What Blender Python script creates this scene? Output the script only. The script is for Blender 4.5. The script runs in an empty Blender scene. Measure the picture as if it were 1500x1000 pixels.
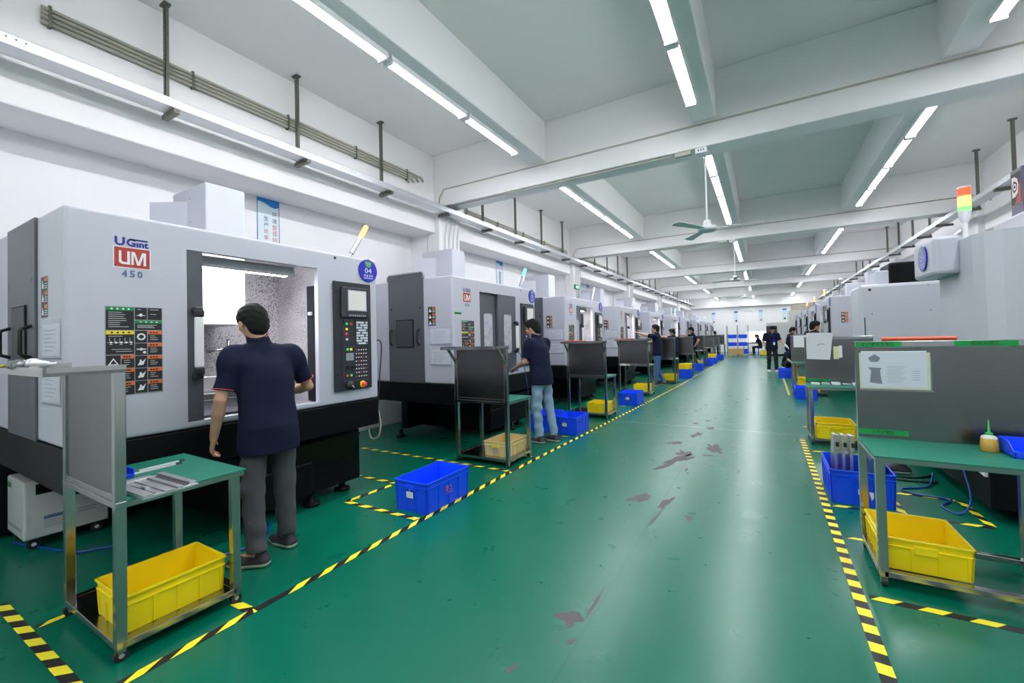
import bpy, bmesh, math, random
import numpy as np
from mathutils import Vector, Matrix
D = bpy.data
COL = bpy.context.scene.collection
RND = random.Random(7)
PI = math.pi
sc = bpy.context.scene

# ------------------------------------------------------------------ materials
def _nt(name):
    m = D.materials.new(name); m.use_nodes = True
    nt = m.node_tree
    return m, nt, nt.nodes['Principled BSDF']

def mat(name, col, rough=.5, metal=0., var=0., scale=8., bump=0., bscale=40., spec=.5, coat=0., stretch=None, rvar=0.):
    m, nt, b = _nt(name)
    b.inputs['Roughness'].default_value = rough
    b.inputs['Metallic'].default_value = metal
    b.inputs['Specular IOR Level'].default_value = spec
    b.inputs['Coat Weight'].default_value = coat
    c = (*col, 1)
    b.inputs['Base Color'].default_value = c
    tc = nt.nodes.new('ShaderNodeTexCoord')
    if var or rvar:
        n = nt.nodes.new('ShaderNodeTexNoise'); n.inputs['Scale'].default_value = scale; n.inputs['Detail'].default_value = 4
        src = tc.outputs['Object']
        if stretch:
            mp = nt.nodes.new('ShaderNodeMapping'); mp.inputs['Scale'].default_value = stretch
            nt.links.new(src, mp.inputs['Vector']); src = mp.outputs['Vector']
        nt.links.new(src, n.inputs['Vector'])
        if var:
            mx = nt.nodes.new('ShaderNodeMix'); mx.data_type = 'RGBA'
            mx.inputs['A'].default_value = tuple(max(0, x*(1-var)) for x in col)+(1,)
            mx.inputs['B'].default_value = tuple(min(1, x*(1+var)) for x in col)+(1,)
            nt.links.new(n.outputs['Fac'], mx.inputs['Factor'])
            nt.links.new(mx.outputs['Result'], b.inputs['Base Color'])
        if rvar:
            mr = nt.nodes.new('ShaderNodeMapRange')
            mr.inputs['From Min'].default_value = .3; mr.inputs['From Max'].default_value = .7
            mr.inputs['To Min'].default_value = max(.02, rough-rvar); mr.inputs['To Max'].default_value = rough+rvar
            nt.links.new(n.outputs['Fac'], mr.inputs['Value']); nt.links.new(mr.outputs['Result'], b.inputs['Roughness'])
    if bump:
        n2 = nt.nodes.new('ShaderNodeTexNoise'); n2.inputs['Scale'].default_value = bscale; n2.inputs['Detail'].default_value = 3
        nt.links.new(tc.outputs['Object'], n2.inputs['Vector'])
        bp = nt.nodes.new('ShaderNodeBump'); bp.inputs['Strength'].default_value = bump; bp.inputs['Distance'].default_value = .01
        nt.links.new(n2.outputs['Fac'], bp.inputs['Height']); nt.links.new(bp.outputs['Normal'], b.inputs['Normal'])
    return m

def emat(name, col, strength, base=(.8, .8, .8)):
    m, nt, b = _nt(name)
    b.inputs['Base Color'].default_value = (*base, 1)
    b.inputs['Emission Color'].default_value = (*col, 1)
    b.inputs['Emission Strength'].default_value = strength
    return m

def clear(name, col, alpha, rough=.15):
    m, nt, b = _nt(name)
    b.inputs['Base Color'].default_value = (*col, 1); b.inputs['Roughness'].default_value = rough
    b.inputs['Alpha'].default_value = alpha
    return m

def speckle(name, base, dark, thr, scale):
    m, nt, b = _nt(name)
    tc = nt.nodes.new('ShaderNodeTexCoord')
    n = nt.nodes.new('ShaderNodeTexNoise'); n.inputs['Scale'].default_value = scale; n.inputs['Detail'].default_value = 2
    n2 = nt.nodes.new('ShaderNodeTexNoise'); n2.inputs['Scale'].default_value = 2.5
    nt.links.new(tc.outputs['Object'], n.inputs['Vector']); nt.links.new(tc.outputs['Object'], n2.inputs['Vector'])
    a = nt.nodes.new('ShaderNodeMath'); a.operation = 'MULTIPLY_ADD'; a.inputs[1].default_value = .35; 
    nt.links.new(n2.outputs['Fac'], a.inputs[0]); nt.links.new(n.outputs['Fac'], a.inputs[2])
    g = nt.nodes.new('ShaderNodeMapRange'); g.inputs['From Min'].default_value = thr; g.inputs['From Max'].default_value = thr+.04
    nt.links.new(a.outputs[0], g.inputs['Value'])
    mx = nt.nodes.new('ShaderNodeMix'); mx.data_type = 'RGBA'
    mx.inputs['A'].default_value = (*base, 1); mx.inputs['B'].default_value = (*dark, 1)
    nt.links.new(g.outputs['Result'], mx.inputs['Factor']); nt.links.new(mx.outputs['Result'], b.inputs['Base Color'])
    b.inputs['Roughness'].default_value = .55
    return m

def floor_mat():
    m, nt, b = _nt('green_epoxy')
    tc = nt.nodes.new('ShaderNodeTexCoord'); L = nt.links
    def noise(s, d=4, vec=None):
        n = nt.nodes.new('ShaderNodeTexNoise'); n.inputs['Scale'].default_value = s; n.inputs['Detail'].default_value = d
        L.new(vec or tc.outputs['Object'], n.inputs['Vector']); return n
    n1 = noise(.5); n2 = noise(5, 6)
    mx = nt.nodes.new('ShaderNodeMix'); mx.data_type = 'RGBA'
    mx.inputs['A'].default_value = (.0, .116, .066, 1); mx.inputs['B'].default_value = (.0, .136, .083, 1)
    L.new(n1.outputs['Fac'], mx.inputs['Factor'])
    # worn pale scuffs along the walkway
    mp = nt.nodes.new('ShaderNodeMapping'); mp.inputs['Scale'].default_value = (14, 3, 1); L.new(tc.outputs['Object'], mp.inputs['Vector'])
    n3 = noise(1.2, 8, mp.outputs['Vector'])
    mr = nt.nodes.new('ShaderNodeMapRange'); mr.inputs['From Min'].default_value = .62; mr.inputs['From Max'].default_value = .8
    mr.inputs['To Max'].default_value = .03
    L.new(n3.outputs['Fac'], mr.inputs['Value'])
    mx2 = nt.nodes.new('ShaderNodeMix'); mx2.data_type = 'RGBA'; mx2.inputs['B'].default_value = (.03, .2, .135, 1)
    L.new(mr.outputs['Result'], mx2.inputs['Factor']); L.new(mx.outputs['Result'], mx2.inputs['A'])
    L.new(mx2.outputs['Result'], b.inputs['Base Color'])
    r = nt.nodes.new('ShaderNodeMapRange'); r.inputs['From Min'].default_value = .3; r.inputs['From Max'].default_value = .7
    r.inputs['To Min'].default_value = .27; r.inputs['To Max'].default_value = .31
    L.new(n2.outputs['Fac'], r.inputs['Value']); L.new(r.outputs['Result'], b.inputs['Roughness'])
    nb = noise(1.6, 3); bp = nt.nodes.new('ShaderNodeBump'); bp.inputs['Strength'].default_value = .012; bp.inputs['Distance'].default_value = .02
    L.new(nb.outputs['Fac'], bp.inputs['Height']); L.new(bp.outputs['Normal'], b.inputs['Normal'])
    b.inputs['Specular IOR Level'].default_value = .42
    return m

M = {
 'floor': floor_mat(),
 'wall': mat('white_wall_paint', (.88, .87, .89), .7, var=.03, scale=2, bump=.05, bscale=60),
 'ceil': mat('white_ceiling_paint', (.90, .87, .86), .8, var=.02, scale=1.5),
 'beam': mat('white_beam_paint', (.91, .89, .89), .65, var=.02, scale=2),
 'white': mat('machine_white', (.525, .525, .60), .38, var=.02, scale=3),
 'white2': mat('machine_pale_grey', (.525, .54, .605), .4, var=.02, scale=3),
 'dgrey': mat('machine_dark_grey', (.085, .09, .108), .38, var=.06, scale=4),
 'black': mat('machine_black', (.004, .004, .005), .45, spec=.14),
 'rubber': mat('black_rubber', (.012, .012, .012), .6),
 'panel': mat('panel_charcoal', (.022, .025, .033), .35),
 'panel2': mat('panel_grey', (.045, .05, .062), .45),
 'steel': mat('stainless_steel', (.44, .44, .435), .2, metal=1),
 'steeld': mat('brushed_steel_sheet', (.215, .21, .215), .27, metal=1),
 'galv': mat('galvanised_steel', (.60, .62, .65), .38, metal=.85, var=.08, scale=14),
 'rod': mat('olive_metal_strut', (.16, .165, .13), .5, metal=.5, var=.2, scale=20),
 'pipe': mat('beige_conduit', (.50, .47, .40), .45),
 'wpipe': mat('white_conduit', (.72, .72, .71), .45),
 'yellow': mat('yellow_plastic', (.92, .70, .004), .42, var=.06, scale=6),
 'cream': mat('cream_plastic', (.72, .55, .25), .45, var=.05, scale=6),
 'blue': mat('blue_plastic', (.004, .075, .90), .4, var=.05, scale=6),
 'mat': mat('green_rubber_mat', (.004, .17, .11), .5, var=.15, scale=9),
 'gtape': mat('green_label', (.0, .30, .06), .45),
 'tyel': mat('tape_yellow', (.92, .80, .03), .45, var=.04, scale=30),
 'tblk': mat('tape_black', (.012, .012, .012), .45),
 'paint': mat('bare_concrete', (.10, .085, .09), .7, var=.15, scale=30),
 'red': mat('logo_red', (.42, .035, .02), .45),
 'orange': mat('label_orange', (.80, .16, .02), .45),
 'lyel': mat('label_yellow', (.82, .62, .02), .45),
 'lgreen': mat('label_green', (.0, .24, .07), .45),
 'lblk': mat('label_black', (.012, .012, .014), .4),
 'lwht': mat('label_white', (.8, .8, .82), .5),
 'lgry': mat('label_grey', (.3, .31, .33), .5),
 'navy': mat('logo_navy', (.012, .014, .25), .45),
 'slate': mat('logo_slate', (.09, .14, .27), .45),
 'sign': mat('sign_blue', (.006, .018, .42), .3),
 'sgreen': mat('sign_green', (.08, .36, .08), .4),
 'poster': mat('poster_pale', (.66, .78, .84), .4),
 'pblue': mat('poster_blue', (.01, .22, .62), .4),
 'pred': mat('poster_red', (.75, .08, .1), .5),
 'paper': mat('paper', (.76, .76, .79), .6, var=.05, scale=5),
 'pdark': mat('print_dark', (.05, .05, .06), .6),
 'pmid': mat('print_grey', (.38, .38, .40), .6),
 'pyel': mat('paper_yellow', (.72, .74, .38), .6),
 'sleeve': clear('clear_plastic', (.72, .76, .92), .16, .12),
 'glass': clear('door_glass', (.55, .57, .62), .45, .08),
 'chamber': speckle('chamber_white', (.62, .60, .62), (.10, .095, .10), .74, 110),
 'spindle': mat('spindle_white', (.78, .77, .78), .4, var=.02),
 'metal': mat('aluminium', (.58, .58, .61), .32, metal=.85),
 'dmetal': mat('dark_tool_steel', (.30, .30, .31), .22, metal=1),
 'gold': mat('gold_coating', (.75, .48, .06), .3, metal=1),
 'ceram': mat('bare_grey_cabinet', (.50, .51, .50), .45),
 'skin': mat('skin', (.52, .29, .19), .5, var=.05, scale=20),
 'hair': mat('black_hair', (.008, .007, .007), .75, bump=.4, bscale=180, spec=.2),
 'polo': mat('navy_polo', (.006, .009, .030), .85, spec=.2, var=.12, scale=30, bump=.15, bscale=160),
 'polotrim': mat('collar_trim', (.55, .07, .10), .8),
 'gtrou': mat('grey_trousers', (.062, .062, .074), .85, var=.12, scale=20, bump=.12, bscale=90),
 'ljean': mat('pale_jeans', (.22, .33, .47), .85, var=.25, scale=9, bump=.15, bscale=120),
 'bjean': mat('blue_jeans', (.05, .12, .28), .85, var=.3, scale=9, bump=.15, bscale=120),
 'btrou': mat('black_trousers', (.012, .012, .016), .85),
 'shoe': mat('dark_shoe', (.016, .015, .024), .6),
 'wshoe': mat('white_shoe', (.65, .65, .66), .6),
 'sole': mat('pale_sole', (.62, .58, .48), .6),
 'glove': mat('white_glove', (.72, .72, .72), .8),
 'eye': mat('eye_dark', (.02, .015, .012), .3),
 'amber': mat('oil_amber', (.42, .26, .03), .15),
 'hoseb': mat('blue_hose', (.005, .05, .30), .35),
 'wood': mat('pale_plywood', (.50, .33, .14), .6, var=.15, scale=12),
 'tan': mat('tan_carton', (.45, .38, .30), .7),
 'redp': mat('red_plastic', (.75, .10, .03), .4),
 'purple': mat('sign_purple_grey', (.10, .09, .16), .4),
 'tube': emat('tube_light', (.95, .97, 1.), 23.),
 'worklight': emat('work_light', (.96, .94, 1.), 30.),
 'lampam': emat('lamp_amber', (1., .36, .09), 1.5, (.7, .25, .06)),
 'lampgr': emat('lamp_green', (.12, 1., .5), 1.0, (.1, .6, .3)),
 'lampred': emat('lamp_red', (1., .10, .03), .5, (.7, .08, .03)),
 'lampoff': mat('lamp_clear', (.62, .64, .62), .3),
 'screen': emat('lcd_screen', (.86, .87, .84), .2, (.3, .3, .29)),
 'exit': emat('exit_sign_green', (.05, .75, .38), .45, (.02, .3, .15)),
 'exitw': emat('exit_sign_white', (.6, 1., .85), .9),
 'btng': emat('button_green', (.03, .7, .15), .25, (.02, .45, .1)),
 'btnr': emat('button_red', (.7, .04, .04), .15, (.6, .03, .03)),
 'btny': emat('button_yellow', (.85, .7, .02), .2, (.75, .55, .02)),
 'dark': mat('dark_interior', (.02, .02, .022), .6),
 'board_glow': emat('bright_board', (.95, .96, 1.), .5),
}

# ------------------------------------------------------------------ mesh builder
_TXT = {}
def _text_geo(s, bold):
    k = (s, bold)
    if k not in _TXT:
        cu = D.curves.new('t', 'FONT'); cu.body = s; cu.resolution_u = 2; cu.size = 1
        if bold: cu.offset = .035
        ob = D.objects.new('t', cu); COL.objects.link(ob)
        bpy.context.view_layer.update()
        dg = bpy.context.evaluated_depsgraph_get()
        me = D.meshes.new_from_object(ob.evaluated_get(dg))
        v = [(p.co.x, p.co.y) for p in me.vertices]; f = [tuple(p.vertices) for p in me.polygons]
        D.objects.remove(ob); D.curves.remove(cu); D.meshes.remove(me)
        if v:
            x0 = min(a for a, b in v); x1 = max(a for a, b in v); y0 = min(b for a, b in v); y1 = max(b for a, b in v)
            v = [((a-x0)/max(1e-6, x1-x0), (b-y0)/max(1e-6, y1-y0)) for a, b in v]
        _TXT[k] = (v, f)
    return _TXT[k]

class MB:
    def __init__(s, m='white'):
        s.v = []; s.f = []; s.fm = []; s.sm = []; s.mats = []; s.xf = None; s.set(m)
    def set(s, m):
        if m not in s.mats: s.mats.append(m)
        s.cur = s.mats.index(m); return s
    def add(s, vs, fs, smooth=False):
        o = len(s.v)
        for p in vs:
            p = Vector(p)
            s.v.append(tuple(s.xf @ p) if s.xf is not None else tuple(p))
        for f in fs:
            s.f.append(tuple(i+o for i in f)); s.fm.append(s.cur); s.sm.append(smooth)
        return s
    def box(s, lo, hi, bev=0.):
        lo, hi = [min(a, b) for a, b in zip(lo, hi)], [max(a, b) for a, b in zip(lo, hi)]
        if bev <= 0:
            v = [(x, y, z) for x in (lo[0], hi[0]) for y in (lo[1], hi[1]) for z in (lo[2], hi[2])]
            return s.add(v, [(0, 1, 3, 2), (4, 6, 7, 5), (0, 4, 5, 1), (2, 3, 7, 6), (0, 2, 6, 4), (1, 5, 7, 3)])
        bm = bmesh.new(); bmesh.ops.create_cube(bm, size=1)
        for v in bm.verts:
            v.co = Vector([(lo[i]+hi[i])/2+v.co[i]*(hi[i]-lo[i]) for i in range(3)])
        b = min(bev, .45*min(hi[i]-lo[i] for i in range(3)))
        bmesh.ops.bevel(bm, geom=bm.edges[:], offset=b, segments=2, affect='EDGES', profile=.5)
        s.bm(bm); bm.free(); return s
    def bm(s, bm, smooth=False):
        bm.verts.index_update()
        s.add([v.co.copy() for v in bm.verts], [tuple(v.index for v in f.verts) for f in bm.faces], smooth)
    def cyl(s, a, b, r0, r1=None, n=14, caps=True, smooth=True):
        a = Vector(a); b = Vector(b); r1 = r0 if r1 is None else r1
        w = (b-a).normalized(); u = w.orthogonal().normalized(); t = w.cross(u)
        ring = lambda c, r: [c+(u*math.cos(2*PI*i/n)+t*math.sin(2*PI*i/n))*r for i in range(n)]
        s.add(ring(a, r0)+ring(b, r1), [(i, (i+1) % n, n+(i+1) % n, n+i) for i in range(n)], smooth)
        if caps:
            s.add(ring(a, r0), [tuple(range(n))[::-1]]); s.add(ring(b, r1), [tuple(range(n))])
        return s
    def lathe(s, o, axis, prof, n=20, smooth=True):
        o = Vector(o); w = Vector(axis).normalized(); u = w.orthogonal().normalized(); t = w.cross(u)
        vs = []
        for r, h in prof:
            vs += [o+w*h+(u*math.cos(2*PI*i/n)+t*math.sin(2*PI*i/n))*max(r, 1e-5) for i in range(n)]
        fs = [(k*n+i, k*n+(i+1) % n, (k+1)*n+(i+1) % n, (k+1)*n+i) for k in range(len(prof)-1) for i in range(n)]
        return s.add(vs, fs, smooth)
    def tube(s, pts, r, n=8, smooth=True):
        pts = [Vector(p) for p in pts]; vs = []; ref = None
        for i, p in enumerate(pts):
            d = (pts[min(i+1, len(pts)-1)]-pts[max(i-1, 0)]).normalized()
            if ref is None: ref = d.orthogonal().normalized()
            ref = (ref-d*ref.dot(d)); ref = ref.normalized() if ref.length > 1e-5 else d.orthogonal().normalized()
            t = d.cross(ref)
            vs += [p+(ref*math.cos(2*PI*k/n)+t*math.sin(2*PI*k/n))*r for k in range(n)]
        fs = [(i*n+k, i*n+(k+1) % n, (i+1)*n+(k+1) % n, (i+1)*n+k) for i in range(len(pts)-1) for k in range(n)]
        fs += [tuple(range(n))[::-1], tuple((len(pts)-1)*n+k for k in range(n))]
        return s.add(vs, fs, smooth)
    def poly(s, pts): return s.add(pts, [tuple(range(len(pts)))])
    def prism(s, pts, d):
        d = Vector(d); n = len(pts); a = [Vector(p) for p in pts]
        return s.add(a+[p+d for p in a], [tuple(range(n))[::-1], tuple(range(n, 2*n))]+[(i, (i+1) % n, n+(i+1) % n, n+i) for i in range(n)])
    # flat things on a plane: origin o, right u, up w, offset h along normal n
    def plane(s, o, u, w, h=0.):
        s.o = Vector(o); s.u = Vector(u).normalized(); s.w = Vector(w).normalized(); s.n = s.u.cross(s.w); s.h = h; return s
    def P(s, x, y, h=None): return s.o+s.u*x+s.w*y+s.n*(s.h if h is None else h)
    def rect(s, x0, y0, x1, y1, h=None): return s.poly([s.P(x0, y0, h), s.P(x1, y0, h), s.P(x1, y1, h), s.P(x0, y1, h)])
    def slab(s, x0, y0, x1, y1, h0, h1):
        s.prism([s.P(x0, y0, h0), s.P(x1, y0, h0), s.P(x1, y1, h0), s.P(x0, y1, h0)], s.n*(h1-h0)); return s
    def disc(s, x, y, r, h=None, n=16): return s.poly([s.P(x+r*math.cos(2*PI*i/n), y+r*math.sin(2*PI*i/n), h) for i in range(n)])
    def flat(s, pts, h=None): return s.poly([s.P(x, y, h) for x, y in pts])
    def text(s, t, x0, y0, x1, y1, h=None, bold=False):
        v, f = _text_geo(t, bold)
        return s.add([s.P(x0+a*(x1-x0), y0+b*(y1-y0), h) for a, b in v], f)
    def mesh(s, name):
        me = D.meshes.new(name); me.from_pydata(s.v, [], s.f)
        for m in s.mats: me.materials.append(M[m])
        me.polygons.foreach_set('material_index', s.fm); me.polygons.foreach_set('use_smooth', s.sm)
        me.validate(); me.update(); return me
    def build(s, name, parent=None): return put(name, s.mesh(name), parent)

def put(name, me, parent=None):
    o = D.objects.new(name, me); COL.objects.link(o)
    if parent is not None: o.parent = parent
    return o
def tag(o, label, cat, group=None, kind=None):
    o['label'] = label; o['category'] = cat
    if group: o['group'] = group
    if kind: o['kind'] = kind
    return o
def struct(o): o['kind'] = 'structure'; return o
def empty(name, loc, rz=0., label=None, cat=None, group=None):
    o = D.objects.new(name, None); COL.objects.link(o); o.location = loc; o.rotation_euler = (0, 0, rz); o.empty_display_size = .1
    if label: tag(o, label, cat, group)
    return o
CACHE = {}
def part(parent, name, key, fn):
    """a part of its own; look-alike parts share mesh data"""
    if key not in CACHE:
        CACHE[key] = fn().mesh(name)
    return put(name, CACHE[key], parent)
ORD = ['first', 'second', 'third', 'fourth', 'fifth', 'sixth', 'seventh', 'eighth', 'ninth', 'tenth', 'eleventh', 'twelfth']

# ------------------------------------------------------------------ camera
def make_camera():
    Fp, yaw, pit, rol, oy = 625.06, .53312, .017967, -.023804, -15.57
    cy, sy = math.cos(yaw), math.sin(yaw)
    f = Vector((-sy*math.cos(pit), cy*math.cos(pit), math.sin(pit)))
    r = Vector((cy, sy, 0)); u = r.cross(f)
    r2 = r*math.cos(rol)+u*math.sin(rol); u2 = -r*math.sin(rol)+u*math.cos(rol)
    cd = D.cameras.new('camera'); cd.sensor_width = 36; cd.lens = Fp/1500*36; cd.shift_y = oy/1500
    cd.clip_start = .05; cd.clip_end = 200
    c = D.objects.new('camera', cd); COL.objects.link(c)
    mw = Matrix((( r2.x, u2.x, -f.x, 0), (r2.y, u2.y, -f.y, 0), (r2.z, u2.z, -f.z, 1.45), (0, 0, 0, 1)))
    c.matrix_world = mw; sc.camera = c
make_camera()
w = D.worlds.new('world'); sc.world = w; w.use_nodes = True
w.node_tree.nodes['Background'].inputs[0].default_value = (.75, .8, .85, 1); w.node_tree.nodes['Background'].inputs[1].default_value = .05
sc.view_settings.view_transform = 'Standard'; sc.view_settings.look = 'None'; sc.view_settings.gamma = 1
sc.view_settings.use_curve_mapping = False
sc.view_settings.exposure = 1.2
sc.cycles.max_bounces = 8; sc.cycles.diffuse_bounces = 5; sc.cycles.transparent_max_bounces = 12
sc.cycles.use_denoising = True; sc.cycles.caustics_reflective = False; sc.cycles.caustics_refractive = False
sc.cycles.sample_clamp_indirect = 6

# ------------------------------------------------------------------ room shell
XL, XR, YB, YF, ZC = -5.7, 4.5, -6.6, 37.6, 4.8
LB, RB = -5.1, 3.9            # edge-beam faces
BEAMS = [-.35, 5.95, 12.25, 18.55, 24.85, 31.15]
def shell(name, lo, hi, m='wall'):
    return struct(MB(m).box(lo, hi).build(name))
shell('floor', (XL-.2, YB-.2, -.1), (XR+.2, YF+.2, 0), 'floor')
shell('ceiling', (XL-.2, YB-.2, ZC), (XR+.2, YF+.2, ZC+.15), 'ceil')
shell('wall_left', (XL-.2, YB, 0), (XL, YF, ZC))
shell('wall_right', (XR, YB, 0), (XR+.2, YF, ZC))
shell('wall_far', (XL, YF, 0), (XR, YF+.2, ZC))
shell('wall_back', (XL, YB-.2, 0), (XR, YB, ZC))
tn = [0]
def trim(lo, hi, m='beam', bev=.012):
    tn[0] += 1
    return struct(MB(m).box(lo, hi, bev).build('trim_%d' % tn[0]))
trim((XL, YB, 3.40), (LB, YF, ZC)); trim((RB, YB, 3.40), (XR, YF, ZC)); trim((LB, YF-.4, 3.5), (RB, YF, ZC))
for y in BEAMS:
    trim((LB, y, 3.85), (RB, y+.36, ZC))
    for x0, x1 in ((XL, -5.0), (3.8, XR)):
        trim((x0, y+.02, 0), (x1, y+.62, ZC), 'wall')
SEC = [(-3.10, -2.83), (-.72, -.44), (1.62, 1.90)]
for k, y in enumerate(BEAMS):
    y0 = y+.36; y1 = BEAMS[k+1] if k+1 < len(BEAMS) else YF-.4
    for x0, x1 in SEC: trim((x0, y0, 4.18), (x1, y1, ZC))

for x0, x1 in SEC: trim((x0, YB, 4.18), (x1, -.35, ZC))
# worn paint on the floor
FLOOR = D.objects['floor']
def blob(cx, cy, rx, ry, seed, rot=0., n=26):
    r = random.Random(seed); ph = [r.uniform(0, 6.28) for _ in range(5)]
    am = [r.uniform(.1, .3) for _ in range(5)]; pts = []
    for i in range(n):
        a = 2*PI*i/n; k = 1+sum(am[j]*math.sin((j+2)*a+ph[j]) for j in range(5))*.8+r.uniform(-.12, .12)
        x = rx*k*math.cos(a); y = ry*k*math.sin(a)
        pts.append((cx+x*math.cos(rot)-y*math.sin(rot), cy+x*math.sin(rot)+y*math.cos(rot)))
    b = MB('paint'); b.prism([(x, y, .0002) for x, y in pts], (0, 0, .0006)); struct(b.build('bare_patch', FLOOR))
for i, p in enumerate([(-.905, 2.06, .05, .07, -.55), (-.835, 2.24, .010, .12, -.02), (-.835, 1.9, .012, .03, -.3), (-.785, 3.5, .012, .16, -.08), (-.775, 3.85, .035, .13, -.1), (-.99, 3.88, .065, .10, -.3),
                       (-.92, 5.2, .07, .36, -.32), (-.88, 5.55, .08, .12, .2), (-.58, 5.95, .08, .22, .25), (-.62, 5.58, .05, .04, .2), (-1.06, 6.05, .07, .10, -.4), (-.88, 6.65, .06, .16, -.2), (-1.0, 7.5, .04, .07, 0),
                       (-.75, 7.2, .05, .09, .2), (-.55, 3.62, .025, .05, .2), (-.85, 7.8, .03, .06, 0), (-1.0, 1.62, .015, .03, -.3), (-.76, 4.9, .010, .08, -.03)]):
    blob(p[0], p[1], p[2], p[3], 100+i, p[4])
b = MB('pdark'); b.box((-.8098, 1.3, .0002), (-.8080, 8.5, .0004)); b.set('pipe'); b.box((-2.2, 7.20, .0002), (3.5, 7.212, .0004)); struct(b.build('floor_joint', FLOOR))

# ------------------------------------------------------------------ floor marking tape
def tape(x0, y0, x1, y1, label, wd=.05, per=.19, slant=.05, group='yellow and black floor tapes', path=None):
    b = MB('tblk'); path = path or [(x0, y0), (x1, y1)]; a0 = 0.
    for (x0, y0), (x1, y1) in zip(path[:-1], path[1:]):
        d = Vector((x1-x0, y1-y0, 0)); L = d.length; d.normalize(); n = Vector((-d.y, d.x, 0)); o = Vector((x0, y0, 0))
        q = lambda a, c, z: o+d*a+n*c+Vector((0, 0, z))
        b.set('tblk'); b.prism([q(0, -wd/2, .0003), q(L, -wd/2, .0003), q(L, wd/2, .0003), q(0, wd/2, .0003)], (0, 0, .0012))
        b.set('tyel'); a = a0
        while a < L:
            b.poly([q(min(t, L), c*wd/2, .0022) for t, c in ((a, -1), (a+per/2, -1), (a+per/2+slant, 1), (a+slant, 1))]); a += per
        a0 = a-L
    return tag(b.build('floor_tape'), label, 'floor tape', group)
tape(0, 0, 0, 0, 'long yellow and black floor tape along the left edge of the walkway', slant=.09, path=[(-2.43, -1), (-2.44, 1.3), (-2.42, 4.), (-2.345, 6.), (-2.225, 9.2), (-2.1, 13.4), (-2.06, 18.2), (-2., 21.), (-1.84, 25.4), (-1.8, 34.)])
tape(.402, .6, .402, 7.0, 'near yellow and black floor tape along the right edge of the walkway', wd=.058, per=.145, slant=.005)
tape(.46, 11.7, .49, 18., 'farther yellow floor tape along the right edge, beyond the gap', wd=.05, per=.145, slant=.02)

# ------------------------------------------------------------------ ceiling lights
def fixture():
    t = MB('lwht'); t.box((-.062, 0, -.03), (.062, 1.2, 0), .006)
    t.box((.058, 0, -.060), (.064, 1.2, -.028))  # lip added to keep the tube's light off the beam underside
    return t
def tubeb():
    t = MB('tube'); pr = [(.053*math.cos(PI*i/8), .03, -.03-.042*math.sin(PI*i/8)) for i in range(9)]; t.prism(pr, (0, 1.14, 0)); return t
def caps():
    t = MB('lwht'); t.box((-.056, 0, -.075), (.056, .03, -.03), .004); return t
for ri, (rn, x) in enumerate((('left', -3.035), ('middle', -.655), ('right', 1.835))):
    for k, y in enumerate(BEAMS):
        for j in range(4):
            yy = y+.36+.42+j*1.24
            e = empty('mounted_tube_light', (x, yy+1.2*(ri == 2), 4.18), PI*(ri == 2), 'white tube light, %s ceiling row, %s from near end of bay %s' % (rn, ORD[j], ['one', 'two', 'three', 'four', 'five', 'six'][k]), 'ceiling light', 'tube lights under the ceiling beams')
            part(e, 'batten', 'lt_b', fixture); part(e, 'tube', 'lt_t', tubeb); part(e, 'end_cap', 'lt_c', caps); part(e, 'end_cap', 'lt_c', caps).location = (0, 1.17, 0)

for rn, x in (('left', -3.035), ('middle', -.655), ('right', 1.835)):  # unseen fixtures added to brighten the faces turned towards the camera
    for j in range(4):
        e = empty('mounted_tube_light', (x, -5.7+j*1.24+1.2*(x > 0), 4.18), PI*(x > 0), 'added unseen tube light, %s ceiling row, %s in the bay behind the camera' % (rn, ORD[j]), 'ceiling light', 'tube lights under the ceiling beams')
        part(e, 'batten', 'lt_b', fixture); part(e, 'tube', 'lt_t', tubeb); part(e, 'end_cap', 'lt_c', caps); part(e, 'end_cap', 'lt_c', caps).location = (0, 1.17, 0)

# ------------------------------------------------------------------ ducts, pipes, fans, signs
def duct(side, xf, xb, xr, label):
    e = empty('cable_duct', ((xf+xb)/2, YB, 3.70), 0, label, 'cable duct')
    ox = (xf+xb)/2; lo, hi = min(xf, xb)-ox, max(xf, xb)-ox
    b = MB('galv'); b.box((lo, 0, 0), (hi, YF-YB-.5, .085), .004)
    b.set('lblk')
    f = xf-ox; sgn = 1 if f > 0 else -1
    for y in range(4, 30, 3):
        for i in range(5):
            b.plane((f, y+.3+i*.05, .055), (0, sgn, 0), (0, 0, 1), .0006); b.disc(0, 0, .006, n=8)
    b.build('duct_body', e)
    y = 1.86-YB-1.36*5; k = 0
    rx = xr-ox
    def rodm():
        t = MB('rod')
        t.box((-.022, -.012, 0), (.022, -.008, ZC-3.70)); t.box((-.022, -.012, 0), (-.018, .02, ZC-3.70)); t.box((.018, -.012, 0), (.022, .02, ZC-3.70))
        t.box((-.05, -.03, ZC-3.70-.02), (.05, .03, ZC-3.70))
        t.set('lgry')
        for i in range(26):
            t.plane((0, -.0125, .05+i*.04), (1, 0, 0), (0, 0, 1), .0003); t.rect(-.006, -.010, .006, .010)
        return t
    def brk():
        t = MB('rod'); x0, x1 = min(rx-.03*sgn, f), max(rx-.03*sgn, f)
        t.box((x0, -.025, -.042), (x1, .025, -.001)); 
        return t
    while y < YF-YB-.6:
        yy = y+YB
        if not any(b0-.15 < yy < b0+.62 for b0 in BEAMS):
            r = part(e, 'hanger_rod', 'rod'+side, rodm); r.location = (rx, y, 0)
        q = part(e, 'support_bracket', 'brk'+side, brk); q.location = (0, y, 0)
        y += 1.36
    return e
duct('L', -4.72, -4.92, -4.95, 'long galvanised cable duct hung on rods along the left wall')
duct('R', 3.30, 3.50, 3.55, 'long galvanised cable duct hung on rods along the right wall')
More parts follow.
